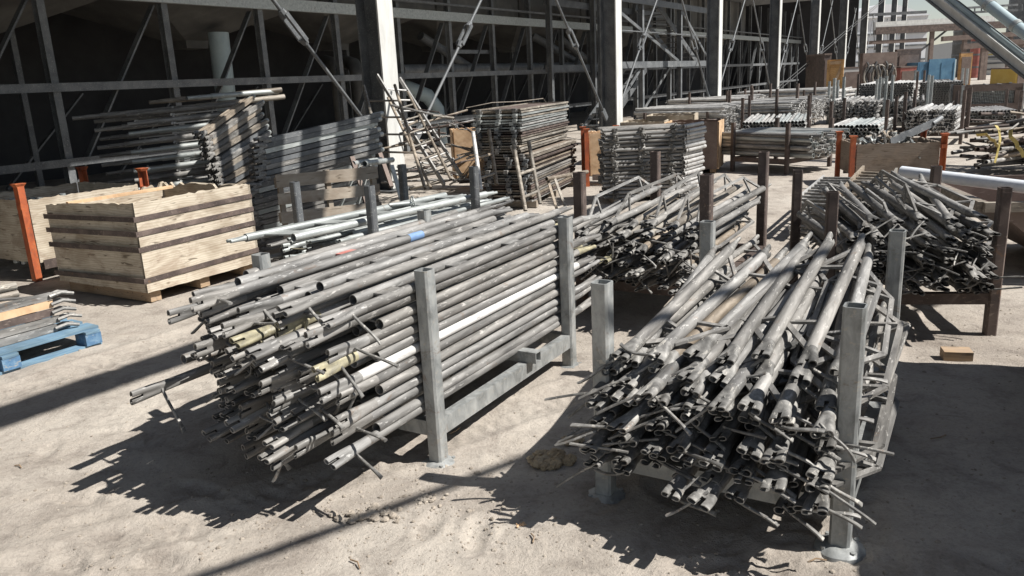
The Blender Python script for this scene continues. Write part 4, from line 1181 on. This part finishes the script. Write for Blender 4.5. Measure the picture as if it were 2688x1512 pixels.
for k in range(9):
    b0, b1 = W(.12 + k * L_, 0), W(.12 + (k + 1) * L_, 0)
    tie_rod(b0 + RD * .35 + UP * .75, b1 - RD * .3 + UP * (.75 + 8.0 * .95) if False else b0 + RD * 4.6 + UP * 5.1, .40, f'tie rod rising to the right from the {names[k]} column base')
    tie_rod(b0 - RD * .35 + UP * .62, b0 - RD * 4.6 + UP * 5.1, .42, f'tie rod rising to the left from the {names[k]} column base')
# unseen roof deck; left decks and slats shaped to cast shade and stripes below
o = empty('shed_roof', W(0, 0, 5.2), 'unseen flat roof deck over the bins, its edges shaped for the shade below', 'roof')
def rbox(s0, s1, e0, e1, z0, z1, nm, mt):
    return part(nm, MB().box((W((s0 + s1) / 2, (e0 + e1) / 2, (z0 + z1) / 2) - W(0, 0, 5.2)), (s1 - s0, e1 - e0, z1 - z0), RD, -RN), M[mt], o, 0)
rbox(-24, 39, .30, 10, 5.22, 5.4, 'deck', 'steel')
rbox(39.01, 52, .30, 10, 7.6, 7.8, 'deck', 'steel')
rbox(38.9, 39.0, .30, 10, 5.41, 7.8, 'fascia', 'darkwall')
rbox(-24, -2.0, -3.3, .295, 5.22, 5.4, 'deck', 'steel')
rbox(-24, -3.9, -4.2, -3.301, 5.22, 5.4, 'deck', 'steel')
for k in range(6):
    s = -3.75 + k * .50
    rbox(s, s + .25, -7.0, -3.31, 5.25, 5.37, 'slat', 'steel')
for e in (-7.1, -5.2): rbox(-3.8, -.95, e - .09, e + .09, 5.0, 5.22, 'beam', 'steel')
for s in (-3.9, -.85): rbox(s - .1, s + .1, -7.2, .2, 5.0, 5.22, 'beam', 'steel')
# bin building behind the columns
bo = W(0, 4.2)
b = empty('bin_building', bo, 'dark steel framed bin building with hoppers and ducts behind the columns', 'building')
def bp(nm, mb, mt, sm=0): return part(nm, mb, M[mt], b, sm)
S0, SP_ = -3.07, 2.148
for k in range(-3, 26):
    s = S0 + k * SP_
    mb = MB(); c = W(s, 4.2, 2.6) - bo
    mb.box(c, (.012, .13, 5.2), RD, RN).box(c + RN * .064, (.12, .012, 5.2), RD, RN).box(c - RN * .064, (.12, .012, 5.2), RD, RN)
    bp('wall_post', mb, 'steel')
    mb = MB(); mb.bar(W(s + .12, 4.32, .35) - bo, W(s + SP_ - .1, 4.32, 3.2) - bo, .03, .13, RD); bp('brace', mb, 'steel')
    if k % 2 == 0:
        mb = MB(); mb.box(W(s + .8, 6.6, 2.6) - bo, (.10, .10, 5.2), RD, RN); bp('inner_post', mb, 'steel')
    mb = MB(); mb.bar(W(s + .2, 6.6, .2) - bo, W(s + 1.9, 6.6, 1.8) - bo, .03, .09, RD); bp('brace', mb, 'steel')
for (z, h_, e) in ((1.88, .13, 4.08), (.73, .12, 4.08), (3.34, .22, 4.05), (3.62, .05, 3.95), (2.48, .1, 4.3)):
    s_a, s_b = (-10, 51) if z != 2.48 else (7.9, 10.0)
    mb = MB(); mb.box(W((s_a + s_b) / 2, e, z) - bo, (s_b - s_a, .012, h_), RD, RN).box(W((s_a + s_b) / 2, e - .05 + .106, z - h_ / 2 + .006) - bo, (s_b - s_a, .1, .01), RD, RN)
    bp('girt', mb, 'galv' if z == 3.34 else 'steel')
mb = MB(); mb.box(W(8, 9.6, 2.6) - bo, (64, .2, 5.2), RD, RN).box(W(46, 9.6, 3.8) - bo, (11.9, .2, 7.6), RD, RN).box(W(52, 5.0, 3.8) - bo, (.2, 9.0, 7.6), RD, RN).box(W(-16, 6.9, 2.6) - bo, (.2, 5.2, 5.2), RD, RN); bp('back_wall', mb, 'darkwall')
for k in range(-2, 9):
    s = S0 + k * SP_ * 2 + SP_ * 1.9
    mb = MB(); rs = []
    for z, w, dpt in ((5.2, 2.1, 1.7), (3.5, 2.1, 1.7), (2.75, .28, .28), (2.6, .26, .26)):
        rs.append([W(s + i * w, 6.1 + j * dpt, z) - bo for i, j in ((-1, -1), (1, -1), (1, 1), (-1, 1))])
    mb.rings(rs); bp('hopper', mb, 'grey_hopper', 0)
def duct(pts, r_, mt='galv', nm='duct'):
    mb = MB(); mb.path([p - bo for p in pts], r_, 16)
    for a, b_ in zip(pts, pts[1:]):
        L = (b_ - a).length
        if L > 1.6:
            for k in range(1, int(L / 1.4)):
                c = a.lerp(b_, k / int(L / 1.4)) - bo; d = (b_ - a).normalized(); mb.tube(c - d * .02, c + d * .02, r_ * 1.06, n=16)
    bp(nm, mb, mt, 40)
duct([onw(549, 82, 5.2), onw(558, 160, 5.2), onw(567, 235, 5.2), W(.95, 5.2, .05)], .2, 'teal', 'drop_pipe')
duct([W(6.2, 4.7, 2.05), W(16.2, 4.7, 2.05), W(16.45, 4.75, 2.12), W(16.3, 4.85, 2.25), W(13.9, 5.2, 3.1)], .13, 'steel')
duct([W(16.2, 5.4, 3.1), W(18.3, 5.0, 2.08), W(18.6, 4.9, 2.0), W(30, 4.9, 2.0)], .13, 'steel')
duct([W(7.9, 5.3, 2.95), W(10.2, 5.2, 2.05)], .12, 'steel')
for s in (3.95, 4.6):
    duct([W(s + .5, 5.6, 2.3), W(s + .12, 4.95, 2.2), W(s, 4.8, 2.0), W(s, 4.8, .05)], .16, 'grey_hopper')
duct([W(6.6, 6.0, 1.75), W(7.0, 5.2, 1.6), W(7.5, 4.9, 1.35), W(7.75, 4.8, 1.0), W(7.8, 4.8, .05)], .2, 'teal')
duct([W(6.3, 4.9, 3.2), W(6.3, 4.9, 2.4)], .14, 'teal')
# stair tower against the building beyond the second column
so_ = W(16, 3.0)
t = empty('stair_tower', so_, 'dark steel stair tower standing against the bin building beyond the second column', 'stair tower')
def tpart(nm, mb, mt='steel'): return part(nm, mb, M[mt], t, 0)
for s in (11.8, 14.9, 18.6, 22.2):
    for e in (1.7, 3.4):
        mb = MB(); c = W(s, e, 2.6) - so_; mb.box(c, (.012, .15, 5.2), RD, RN).box(c + RN * .076, (.14, .012, 5.2), RD, RN).box(c - RN * .076, (.14, .012, 5.2), RD, RN); tpart('post', mb)
for z in (1.95, 3.9):
    for e in (1.58, 3.52):
        mb = MB(); mb.box(W(17, e, z) - so_, (10.5, .05, .2), RD, RN); tpart('beam', mb)
for (s0, z0, s1, z1, e) in ((12, .2, 14.7, 1.8, 1.66), (14.9, .2, 18.4, 1.8, 3.3), (12, 3.8, 18.4, 2.05, 1.66), (18.7, 3.8, 22, 2.05, 1.66), (18.7, .1, 22, 1.85, 3.3)):
    mb = MB(); mb.bar(W(s0, e, z0) - so_, W(s1, e, z1) - so_, .03, .1, RN); tpart('brace', mb)
for (s0, z0, s1, z1) in ((13, .05, 16.6, 1.95), (22, 1.95, 17.5, 3.95)):
    for e in (2.1, 2.95): tpart('stringer', MB().bar(W(s0, e, z0) - so_, W(s1, e, z1) - so_, .03, .2, RN))
    for k in range(11):
        f = (k + .5) / 11
        tpart('tread', MB().box(W(s0 + (s1 - s0) * f, 2.525, z0 + (z1 - z0) * f) - so_, (.24, .818, .03), RD, RN))
for z in (2.95, 4.9): tpart('handrail', MB().tube(W(11.8, 1.5, z) - so_, W(22.2, 1.5, z) - so_, .02, n=8), 'steel')
# double wire guy
a, b_ = onw(1912, 258, -1.2), onw(2222, -2, -1.2)
v = b_ - a
for k in range(2):
    o = tag(link('guy_wire', MB().tube((0, 0, 0), v * 1.25, .014, n=6).tube(v * (.44), v * .455, .05, n=8).mesh('guy_wire', M['cable'])), f'{("upper", "lower")[k]} one of two slanting guy wires in front of the third column', 'guy wire'); o.location = a - UP * (.13 * k)

# ------------------------------------------------------------------ far structures
def bgbox(x0, x1, ytop, Y, dep, nm, label, cat, mt, extra=None, z0=0.0):
    a, b_ = at(x0, ytop, Y), at(x1, ytop, Y); h_ = (a.z + b_.z) / 2
    w = (b_ - a); w.z = 0; c = (a + b_) / 2; c.z = 0
    X = w.normalized(); Y_ = UP.cross(X)
    o = empty(nm, c + Y_ * dep / 2, label, cat)
    part('body', MB().box(UP * ((h_ + z0) / 2), (w.length, dep, h_ - z0), X, Y_), M[mt], o, 0)
    if extra: extra(o, w.length, dep, h_, X, Y_)
    return o
def ribs(o, w, d, h_, X, Y_):
    part('raised_panel', MB().box(X * w * .14 - Y_ * (d / 2 + .03) + UP * (h_ / 2 + .06), (w * .70, .055, h_ + .1), X, Y_), M['bluebox'], o, 0)
    for z in (.42, .5): part('rail', MB().box(X * w * .12 - Y_ * (d / 2 + .07) + UP * (h_ * z), (w * .5, .02, .05), X, Y_), M['steel'], o, 0)
    part('end_panel', MB().box(X * (w / 2 + .045) + UP * (h_ / 2 + .03), (.08, d * .98, h_ + .06), X, Y_), M['teal'], o, 0)
    for x in (-.47, -.21, .13, .47): part('seam', MB().box(X * w * x - Y_ * (d / 2 + .064) + UP * (h_ / 2), (.04, .02, h_ - .1), X, Y_), M['bluebox'], o, 0)
def lid(o, w, d, h_, X, Y_):
    part('lid', MB().box(UP * (h_ + .03), (w * 1.03, d * 1.03, .058), X, Y_), M['brown_steel'], o, 0)
    part('door', MB().box(-Y_ * (d / 2 + .012) + UP * (h_ * .5), (w * .8, .02, h_ * .8), X, Y_), M['brown_steel'], o, 0)
bgbox(2310, 2402, 155, 36, 2.4, 'steel_container', 'blue steel container behind the tube racks at upper right', 'container', 'bluebox', ribs)
bgbox(2266, 2306, 170, 34, 1.2, 'red_cabinet', 'faded red cabinet left of the blue container', 'cabinet', 'red', lid)
bgbox(2306, 2345, 158, 38, 1.5, 'grey_cabinet', 'pale grey cabinet between the red cabinet and the blue container', 'cabinet', 'concrete', lid)
bgbox(2074, 2092, 138, 34, 2.0, 'timber_shed', 'dark brown timber shed beside the open wooden gate', 'shed', 'rust', lid)
bgbox(2122, 2172, 172, 36, 1.0, 'grey_locker', 'grey tool locker right of the wooden gate', 'locker', 'concrete', lid)
def ropes(o, w, d, h_, X, Y_):
    for k in range(9):
        x = -w * .42 + k * w * .1 + random.uniform(-.05, .05)
        pts = [X * (x + .06 * math.sin(q * 1.3 + k)) - Y_ * (d / 2 + .05 + .03 * math.sin(q)) + UP * (h_ - .35 - q * .13 - (k % 3) * .1) for q in range(9)]
        part('hanging_rope', MB().path(pts, .045, 6), M['cable'], o)
    for k in range(3):
        c = X * (-w * .25 + k * w * .25) - Y_ * (d / 2 + .06) + UP * (h_ - .9)
        part('rope_coil', MB().path([c + X * math.cos(a) * .3 + UP * math.sin(a) * .42 for a in [i * .45 for i in range(15)]], .04, 6), M['frame_tube'], o)
bgbox(2172, 2258, 132, 33, .3, 'rope_panel', 'brown plywood panel hung with dark ropes and slings', 'panel', 'brown_steel', ropes)
bgbox(2258, 2318, 126, 37, .25, 'sign_board', 'long brown board mounted high behind the red cabinet', 'board', 'rust', lid)
bgbox(2418, 2448, 134, 48, .2, 'timber_stack', 'stack of yellow timber forms above the blue container', 'timber stack', 'lumber', lid)
def gate():
    a = at(2082, 150, 32.5); a.z = 0
    X = Vector((.85, -.5, 0)).normalized(); Y_ = UP.cross(X); H_, w = 1.75, .62
    o = empty('wooden_gate', a, 'open yellow timber gate with a diagonal brace', 'gate')
    part('boards', MB().box(X * w / 2 + UP * (H_ / 2 + .1), (w, .025, H_), X, Y_), M['lumber'], o, 0)
    fr = -Y_ * .0305
    for z in (.2, H_ * .45, H_ - .02): part('rail', MB().box(X * w / 2 + UP * z + fr, (w - .01, .035, .12), X, Y_), M['newply'], o, 0)
    part('brace', MB().bar(X * .08 + UP * .3 + fr * 1.1, X * (w - .08) + UP * (H_ - .15) + fr * 1.1, .10, .03, UP), M['newply'], o, 0)
    for x in (.05, w - .05): part('stile', MB().box(X * x + UP * (H_ / 2 + .1) + fr * 1.2, (.1, .035, H_ - .01), X, Y_), M['lumber'], o, 0)
gate()
def bgbar(mb, p0, p1, Y, w, off, mt=None): mb.bar(at(*p0, Y) - off, at(*p1, Y) - off, w, w)
# white clad mill building
def mill(o, w, d, h_, X, Y_):
    for z in (.25, .5, .72): part('band', MB().box(-Y_ * (d / 2 + .1) + UP * (h_ * z), (w, .19, h_ * .03), X, Y_), M['steel'], o, 0)
    part('roof', MB().rings([[X * i * w * .52 + Y_ * j * d * .52 + UP * h_ for i, j in ((-1, -1), (1, -1), (1, 1), (-1, 1))], [X * i * w * .1 + Y_ * j * d * .52 + UP * (h_ + 1.6) for i, j in ((-1, -1), (1, -1), (1, 1), (-1, 1))]]), M['silo'], o, 0)
    for k in range(5): part('window', MB().box(X * (-w * .4 + k * w * .2) - Y_ * (d / 2 + .03) + UP * h_ * .86, (w * .06, .05, h_ * .1), X, Y_), M['steel'], o, 0)
bgbox(2110, 2335, 44, 110, 20, 'mill_building', 'large white clad mill building seen between the far columns', 'building', 'silo', mill)
o0 = at(2450, 100, 62)
o = empty('pipe_bridge', o0, 'pipe bridge with brown trestles and pale pipes crossing the far yard', 'pipe bridge')
for (p0, p1, w, mt) in (((2200, 62), (2500, 45), .32, 'column'), ((2200, 70), (2500, 54), .35, 'column'), ((2200, 78), (2560, 60), .5, 'rust'), ((2370, 98), (2576, 84), .35, 'brown_steel'), ((2420, 118), (2576, 104), .4, 'brown_steel'), ((2470, 125), (2600, 112), .25, 'brown_steel'),
                        ((2180, 108), (2330, 100), .25, 'brown_steel'), ((2180, 38), (2330, 30), .2, 'steel'), ((2330, 74), (2480, 64), .16, 'steel'), ((2300, 140), (2440, 30), .12, 'cable'), ((2480, 130), (2545, 124), .1, 'tape'), ((2480, 138), (2545, 132), .1, 'tape'), ((2470, 150), (2560, 146), .14, 'steel'), ((2430, 20), (2560, 12), .15, 'steel'), ((2430, 32), (2560, 25), .15, 'steel'), ((2400, 5), (2480, 62), .2, 'steel')):
    mb = MB(); bgbar(mb, p0, p1, 62, w, o0); part('pipe' if mt in ('teal', 'column') else 'beam', mb, M[mt], o, 0)
for x in (2346, 2430, 2478, 2486, 2545):
    mb = MB(); a = at(x, 70, 62); mb.bar(Vector((a.x, a.y, 0)) - o0, a - o0, .26, .26); part('trestle_leg', mb, M['brown_steel'], o, 0)
for k in range(9):
    x = 2435 + k * 17
    mb = MB(); bgbar(mb, (x, 34 - k * .9), (x, 18 - k * .9), 62, .07, o0); part('rail_post', mb, M['steel'], o, 0)
def cyl(x, ytop, Y, r_, nm, label, cat, mt, cone=False):
    a = at(x, ytop, Y); o = empty(nm, (a.x, a.y, 0), label, cat)
    part('shell', MB().tube((0, 0, 0), (0, 0, a.z), r_, n=28), M[mt], o)
    mb = MB()
    for k in range(4): mb.tube((0, 0, a.z * (.2 + .25 * k)), (0, 0, a.z * (.2 + .25 * k) + .15), r_ * 1.02, n=28)
    part('hoop', mb, M['steel'], o)
    if cone: part('cone', MB().tube((0, 0, a.z), (0, 0, a.z + r_ * .8), r_ * 1.05, r_ * .15, n=28), M[mt], o)
cyl(2440, 74, 75, 1.3, 'standpipe', 'grey ribbed standpipe behind the blue container', 'tank', 'grey_hopper')
cyl(2461, 70, 70, .45, 'red_standpipe', 'thin rust red standpipe beside the grey one', 'pipe', 'red')
cyl(2500, 128, 80, 2.4, 'concrete_tank', 'pale round concrete tank under the slanting beams', 'tank', 'concrete')
cyl(2592, -20, 95, 2.0, 'stack_tower', 'tall dark tower at the right edge behind the slanting beams', 'tower', 'steel')
bgbox(2558, 2600, 172, 38, 2.0, 'yellow_skip', 'yellow machine body at the right edge', 'machine', 'ylw_machine', lid)
# low far wall and sheds so the yard does not run to the horizon
bgbox(2330, 2700, 150, 85, 6, 'far_shed', 'long low grey shed closing the far end of the yard', 'shed', 'concrete', lid)
hm = MB()
hp_ = []
n_ = 60
for k in range(n_ + 1):
    a = R(-20 + 110 * k / n_); d_ = 850
    hp_.append((Vector((math.sin(a) * d_, math.cos(a) * d_, -5)), Vector((math.sin(a) * d_ * 1.15, math.cos(a) * d_ * 1.15, 12 + 20 * abs(noise.noise(Vector((k * .2, 0, 3))))))))
for k in range(n_): hm.add([hp_[k][0], hp_[k + 1][0], hp_[k + 1][1], hp_[k][1]], [(0, 1, 2, 3)])
tag(link('hills', hm.mesh('hills', M['grey_hopper'])), kind='structure')

# slanting conveyor gallery legs, upper right
def gantry(p0, p1, Y0, Y1, w, label, round_=True):
    a, b_ = at(*p0, Y0), at(*p1, Y1); v = b_ - a; d, y, z = perp(v)
    o = empty('slanting_beam', a, label, 'beam')
    e0, e1 = -v * .45, v * 1.9
    if (a + e1).z < .0: e1 = v * ((a.z - .0) / -v.z)
    mb = MB(); mb.bar(e0, e1, w, .03, y); part('flange', mb, M['column'], o, 0)
    mb = MB(); mb.bar(e0 - z * w * .5, e1 - z * w * .5, .03, w * .94, y); part('web', mb, M['column'], o, 0)
    mb = MB(); mb.bar(e0 - z * w * 1.0, e1 - z * w * 1.0, w, .03, y); part('flange', mb, M['steel'], o, 0)
    if round_:
        part('pipe', MB().tube(e0 + z * w * .42 + y * w * .2, e1 + z * w * .42 + y * w * .2, w * .36, n=18), M['teal'], o)
        part('conduit', MB().tube(e0 + z * w * .9 - y * w * .3, e1 + z * w * .9 - y * w * .3, w * .07, n=10), M['cable'], o)
gantry((2366, -8), (2576, 157), 14, 12.6, .145, 'slanting grey beam with a pipe on it crossing the upper right corner')
a, b_ = at(2462, -8, 13.5), at(2600, 100, 12.4); v = b_ - a
o = empty('slanting_pipe', a, 'thick pale slanting pipe above and right of the slanting beam', 'pipe')
part('tube', MB().tube(v * -.45, v * (a.z / -v.z), .088, n=20), M['teal'], o)
d_ = v.normalized()
for k in range(6): part('collar', MB().tube(v * (-.3 + .5 * k) - d_ * .04, v * (-.3 + .5 * k) + d_ * .04, .1, n=20), M['galv'], o)
# ------------------------------------------------------------------ small things on the ground
def clump(px, py, r_, mt, nm, label, cat, seed, n=26, flat=.5):
    p = gp(px, py); mb = MB(); rr = random.Random(seed)
    for k in range(n):
        a, q = rr.uniform(0, 6.28), r_ * math.sqrt(rr.random())
        s_ = r_ * rr.uniform(.16, .36)
        clod_mesh(mb, (math.cos(a) * q * 1.1, math.sin(a) * q * .8, s_ * flat * rr.uniform(.5, 1.6)), s_, seed * 100 + k, .8)
    o = link(nm, mb.mesh(nm, M[mt], 0)); o.location = (p.x, p.y, hgt(p.x, p.y)); tag(o, label, cat)
clump(1385, 1160, .085, 'wool', 'fibre_wad', 'ragged wad of tan insulation fibre on the ground between the front racks', 'insulation', 5, 60)
clump(1440, 1108, .05, 'wool', 'fibre_wad', 'smaller strip of tan insulation fibre beside the ragged wad', 'insulation', 6, 24)
clump(1312, 1318, .022, 'newply', 'wood_chip', 'small yellowish chip of wood on the ground at lower centre', 'wood chip', 7, 9)
p = gp(2405, 898); o = tag(link('timber_block', MB().box((0, 0, .03), (.15, .09, .055)).mesh('timber_block', M['blockwood'], 0)), 'short cut timber block on the ground right of the front right rack', 'timber block'); o.location = (p.x, p.y, hgt(p.x, p.y)); o.rotation_euler = (.05, 0, -.25)
for k, (px, py, L) in enumerate(((1130, 1090, .08), (905, 1430, .07), (55, 1185, .05), (1340, 1365, .06), (2080, 1405, .07), (2340, 1110, .09))):
    p = gp(px, py); an = random.uniform(0, 3.1)
    o = tag(link('twig', MB().path([(0, 0, .006), (math.cos(an) * L * .5, math.sin(an) * L * .5, .011), (math.cos(an + .3) * L, math.sin(an + .3) * L, .007)], .003, 5).mesh('twig', M['blockwood'])), 'small dry twig lying on the open dirt', 'twig', 'twigs on the dirt')
    o.location = (p.x, p.y, hgt(p.x, p.y))

# ------------------------------------------------------------------ unseen yard fittings that cast shadows into the view
SUNAZ = Vector((.965, -.263, 0)).normalized(); EL = R(49)
SUN = (SUNAZ * math.cos(EL) + UP * math.sin(EL)).normalized()
def shade(p, H): return p + SUN * (H / SUN.z)
a, b_ = shade(gp(0, 1055), 6.0), shade(gp(485, 885), 6.0)
v = (b_ - a).normalized(); v.z = 0
q0, q1 = a - v * 9, a + v * 13
o = empty('overhead_pipe', q0, 'overhead pipe on posts crossing above the yard beside the camera', 'pipe run')
part('pipe', MB().tube((0, 0, 0), q1 - q0, .14, n=20), M['galv'], o)
for q in (q0, q1): part('post', MB().tube(Vector((q.x, q.y, 0)) - q0, q - q0 - UP * .14, .09, n=14), M['steel'], o)
a, b_ = shade(gp(520, 1449), 4.5), shade(gp(1350, 1138), 4.5)
v = (b_ - a); v.z = 0; v = v.normalized()
q0, q1 = a - v * 8, a + v * 12
o = empty('overhead_cable', q0, 'overhead cable on two posts beside the camera', 'cable run')
part('cable', MB().tube((0, 0, 0), q1 - q0, .028, n=10), M['cable'], o)
for q in (q0, q1): part('post', MB().tube(Vector((q.x, q.y, 0)) - q0, q - q0, .06, n=12), M['steel'], o)
# unseen racks right of the view, panel load added to cast the ground shadow
def side_stack(P, X, lx, ly, h_, label, group):
    X = Vector(X).normalized(); Y = UP.cross(X); P = Vector((P[0], P[1], 0))
    o = post_rack(P, X, lx, ly, label, 'rust', ph=h_ + .14, plates=False)
    k = 0; z = .26
    while z < h_ - .02:
        q = tag(link('shadow_panel', MB().box((lx / 2, ly / 2, 0), (lx - .02 + random.uniform(-.05, .02), ly - .1, .0745)).mesh('shadow_panel', M['darkply'], 0)), f'added shadow casting panel in the {group}, {nth(k)} from the bottom', 'panel', group)
        frame(q, P + UP * z, X); z += .075; k += 1
side_stack((3.18, 1.35), (.263, .965, 0), 1.3, 1.0, 1.55, 'unseen brown rack of added shadow casting panels just right of the camera view', 'near side rack')
side_stack((3.50, 2.62), (.263, .965, 0), 1.2, 1.0, 1.42, 'unseen brown rack of added shadow casting panels further along the right side', 'far side rack')

# ------------------------------------------------------------------ light
world = bpy.data.worlds.new('World'); bpy.context.scene.world = world; world.use_nodes = True
wt = world.node_tree; bg = wt.nodes['Background']
sky = wt.nodes.new('ShaderNodeTexSky'); sky.sky_type = 'NISHITA'; sky.sun_disc = False
sky.sun_elevation = EL; sky.sun_rotation = math.atan2(SUN.x, SUN.y)
sky.dust_density = 0.1; sky.ozone_density = 1.0
hs = wt.nodes.new('ShaderNodeHueSaturation'); hs.inputs['Saturation'].default_value = .62
wt.links.new(sky.outputs[0], hs.inputs['Color']); wt.links.new(hs.outputs[0], bg.inputs['Color']); bg.inputs['Strength'].default_value = .054
sd = bpy.data.lights.new('sun', 'SUN'); sd.energy = 5.0; sd.angle = R(.53); sd.color = (1, .965, .915)
so = bpy.data.objects.new('sun', sd); C.objects.link(so)
so.rotation_euler = SUN.to_track_quat('Z', 'Y').to_euler()
sc = bpy.context.scene
sc.view_settings.view_transform = 'Standard'; sc.view_settings.look = 'None'
sc.view_settings.exposure = 0.68; sc.view_settings.gamma = 1.0; sc.view_settings.use_curve_mapping = False
sc.cycles.max_bounces = 6
for o in bpy.data.objects:
    if 'label' in o and len(o['label'].replace(',', ' ').split()) > 16: print('LONG', o['label'])
print('OBJS', len(bpy.data.objects))
